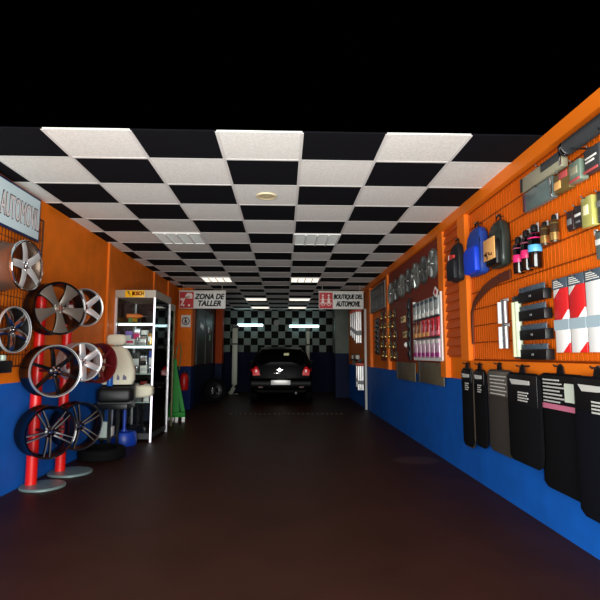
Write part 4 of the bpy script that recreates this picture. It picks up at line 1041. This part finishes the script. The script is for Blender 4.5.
# white display pole and hanging blister strips at the far right
t = thing('display_pole', 'slim white upright pole on the right wall under the boutique sign', 'pole', (XR - .05, 11.3, 0))
MB().b2((-.025, -.03, 0), (.025, .03, 2.28), .006).build('upright', mat('pale pole paint', (206, 204, 198), .4), t)
MB().b2((-.05, -.06, 0), (.05, .06, .012)).build('foot', gun, t)
b = MB()
for z in (.6, 1.2, 1.8): b.b2((.0, -.015, z), (.05, .015, z + .03))
b.build('bracket', gun, t)
sleeve = mat('white foil sleeve', (238, 236, 234), .32, .75)
for rowi, (z, h, ys) in enumerate(((1.50, .74, (11.6, 11.9, 12.2, 12.55)), (.42, .56, (11.55, 11.8)))):
    for ci, y in enumerate(ys):
        zz = z + (.07 * ci if rowi == 0 else .06 * ci); hh = h - .06 * ci
        lb = 'white hanging strip pack beyond the pole, %s row, %s' % (('upper', 'lower')[rowi], ['nearest', 'second', 'third', 'farthest'][ci if rowi == 0 or ci == 0 else 3])
        q = thing('strip_pack', lb, 'pack', rw(y, zz, .16 if rowi == 0 else .13), math.radians(-8), 'white strip packs beyond the pole')
        b = MB()
        for kk in range(3): b.lathe([(0, 0), (.02, 0), (.028, .01), (.028, hh - .01), (.02, hh), (0, hh)], 12, Matrix.Translation((-.05 + .05 * kk, -.02, 0)))
        b.build('sleeve', sleeve, q)
        MB().b2((-.07, -.052, hh * .25), (.07, -.045, hh * .4), .002).build('print', grey, q)
        MB().b2((-.08, -.03, hh), (.08, -.012, hh + .06), .002).build('header_card', mat('orange red header', (190, 60, 30), .5), q)
        MB().cyl((.12, -.01, hh + .04), (.0, -.02, hh + .04), .005, 6).build('hanging_hook', black_wire, q)
t = place('wall_shelf', 'small black shelf on the right wall between the two rows of strip packs', 'shelf', 12.7, 1.1, None, .002)
MB().b2((-.7, -.12, .0), (.7, 0, .025)).build('board', black, t)
for xx in (-.5, .5): MB().prism([(0, -.14), (.02, -.14), (.02, 0), (0, 0)], -.09, 0, Matrix.Translation((xx, 0, 0))).build('bracket', black, t)
for ci, (x, m, lb) in enumerate(((-.45, paper, 'white jar on the small black wall shelf, far end'), (-.1, olive, 'olive tin in the middle of the small black wall shelf'), (.3, paper, 'white jar on the small black wall shelf, near end'))):
    q = thing('jar', lb, 'jar', (XR - .07, 12.7 - x, 1.126), 0, 'jars on the wall shelf')
    MB().lathe([(0, 0), (.045, 0), (.05, .01), (.05, .09), (.04, .1), (0, .1)], 16).build('jar_body', m, q)
    MB().cyl((0, 0, .1), (0, 0, .125), .042, 16).build('lid', dgrey, q)

# ------------------------------------------------------------------ camera and light
cam = bpy.data.cameras.new('camera'); co = bpy.data.objects.new('camera', cam); COL.objects.link(co)
cam.sensor_fit = 'HORIZONTAL'; cam.sensor_width = 36; cam.lens = 496.806 / 600 * 36; cam.clip_start = .05
yaw, pitch, roll = .0316066, .1108756, .00114
f = Vector((math.sin(yaw) * math.cos(pitch), math.cos(yaw) * math.cos(pitch), math.sin(pitch)))
r = Vector((math.cos(yaw), -math.sin(yaw), 0)); u = r.cross(f)
r2 = r * math.cos(roll) + u * math.sin(roll); u2 = -r * math.sin(roll) + u * math.cos(roll)
Mx = Matrix((r2, u2, -f)).transposed().to_4x4(); Mx.translation = (0, 0, 1.22)
co.matrix_world = Mx; S.camera = co

def area(name, loc, direction, sx, sy, energy, c):
    l = bpy.data.lights.new(name, 'AREA'); l.shape = 'RECTANGLE'; l.size = sx; l.size_y = sy; l.energy = energy; l.color = c
    o = bpy.data.objects.new(name, l); COL.objects.link(o); o.location = loc
    o.rotation_euler = Vector(direction).to_track_quat('-Z', 'Y').to_euler()
    return o
area('entrance_daylight', (-.2, -.08, 1.1), (0, 1, .25), 4.0, 2.2, 450, (.97, 1.0, .97))

area('added_plate_fill', (-.085, 12.95 - .12, .60), (0, .5, -.7), .34, .02, .12, (1, .97, .92))  # unseen fill light, added to brighten the number plate

w = bpy.data.worlds.new('World'); S.world = w; w.use_nodes = True
w.node_tree.nodes['Background'].inputs[0].default_value = (0, 0, 0, 1)
w.node_tree.nodes['Background'].inputs[1].default_value = 0
S.view_settings.view_transform = 'Standard'; S.view_settings.look = 'None'
S.view_settings.exposure = 0; S.view_settings.gamma = 1
S.cycles.use_denoising = True
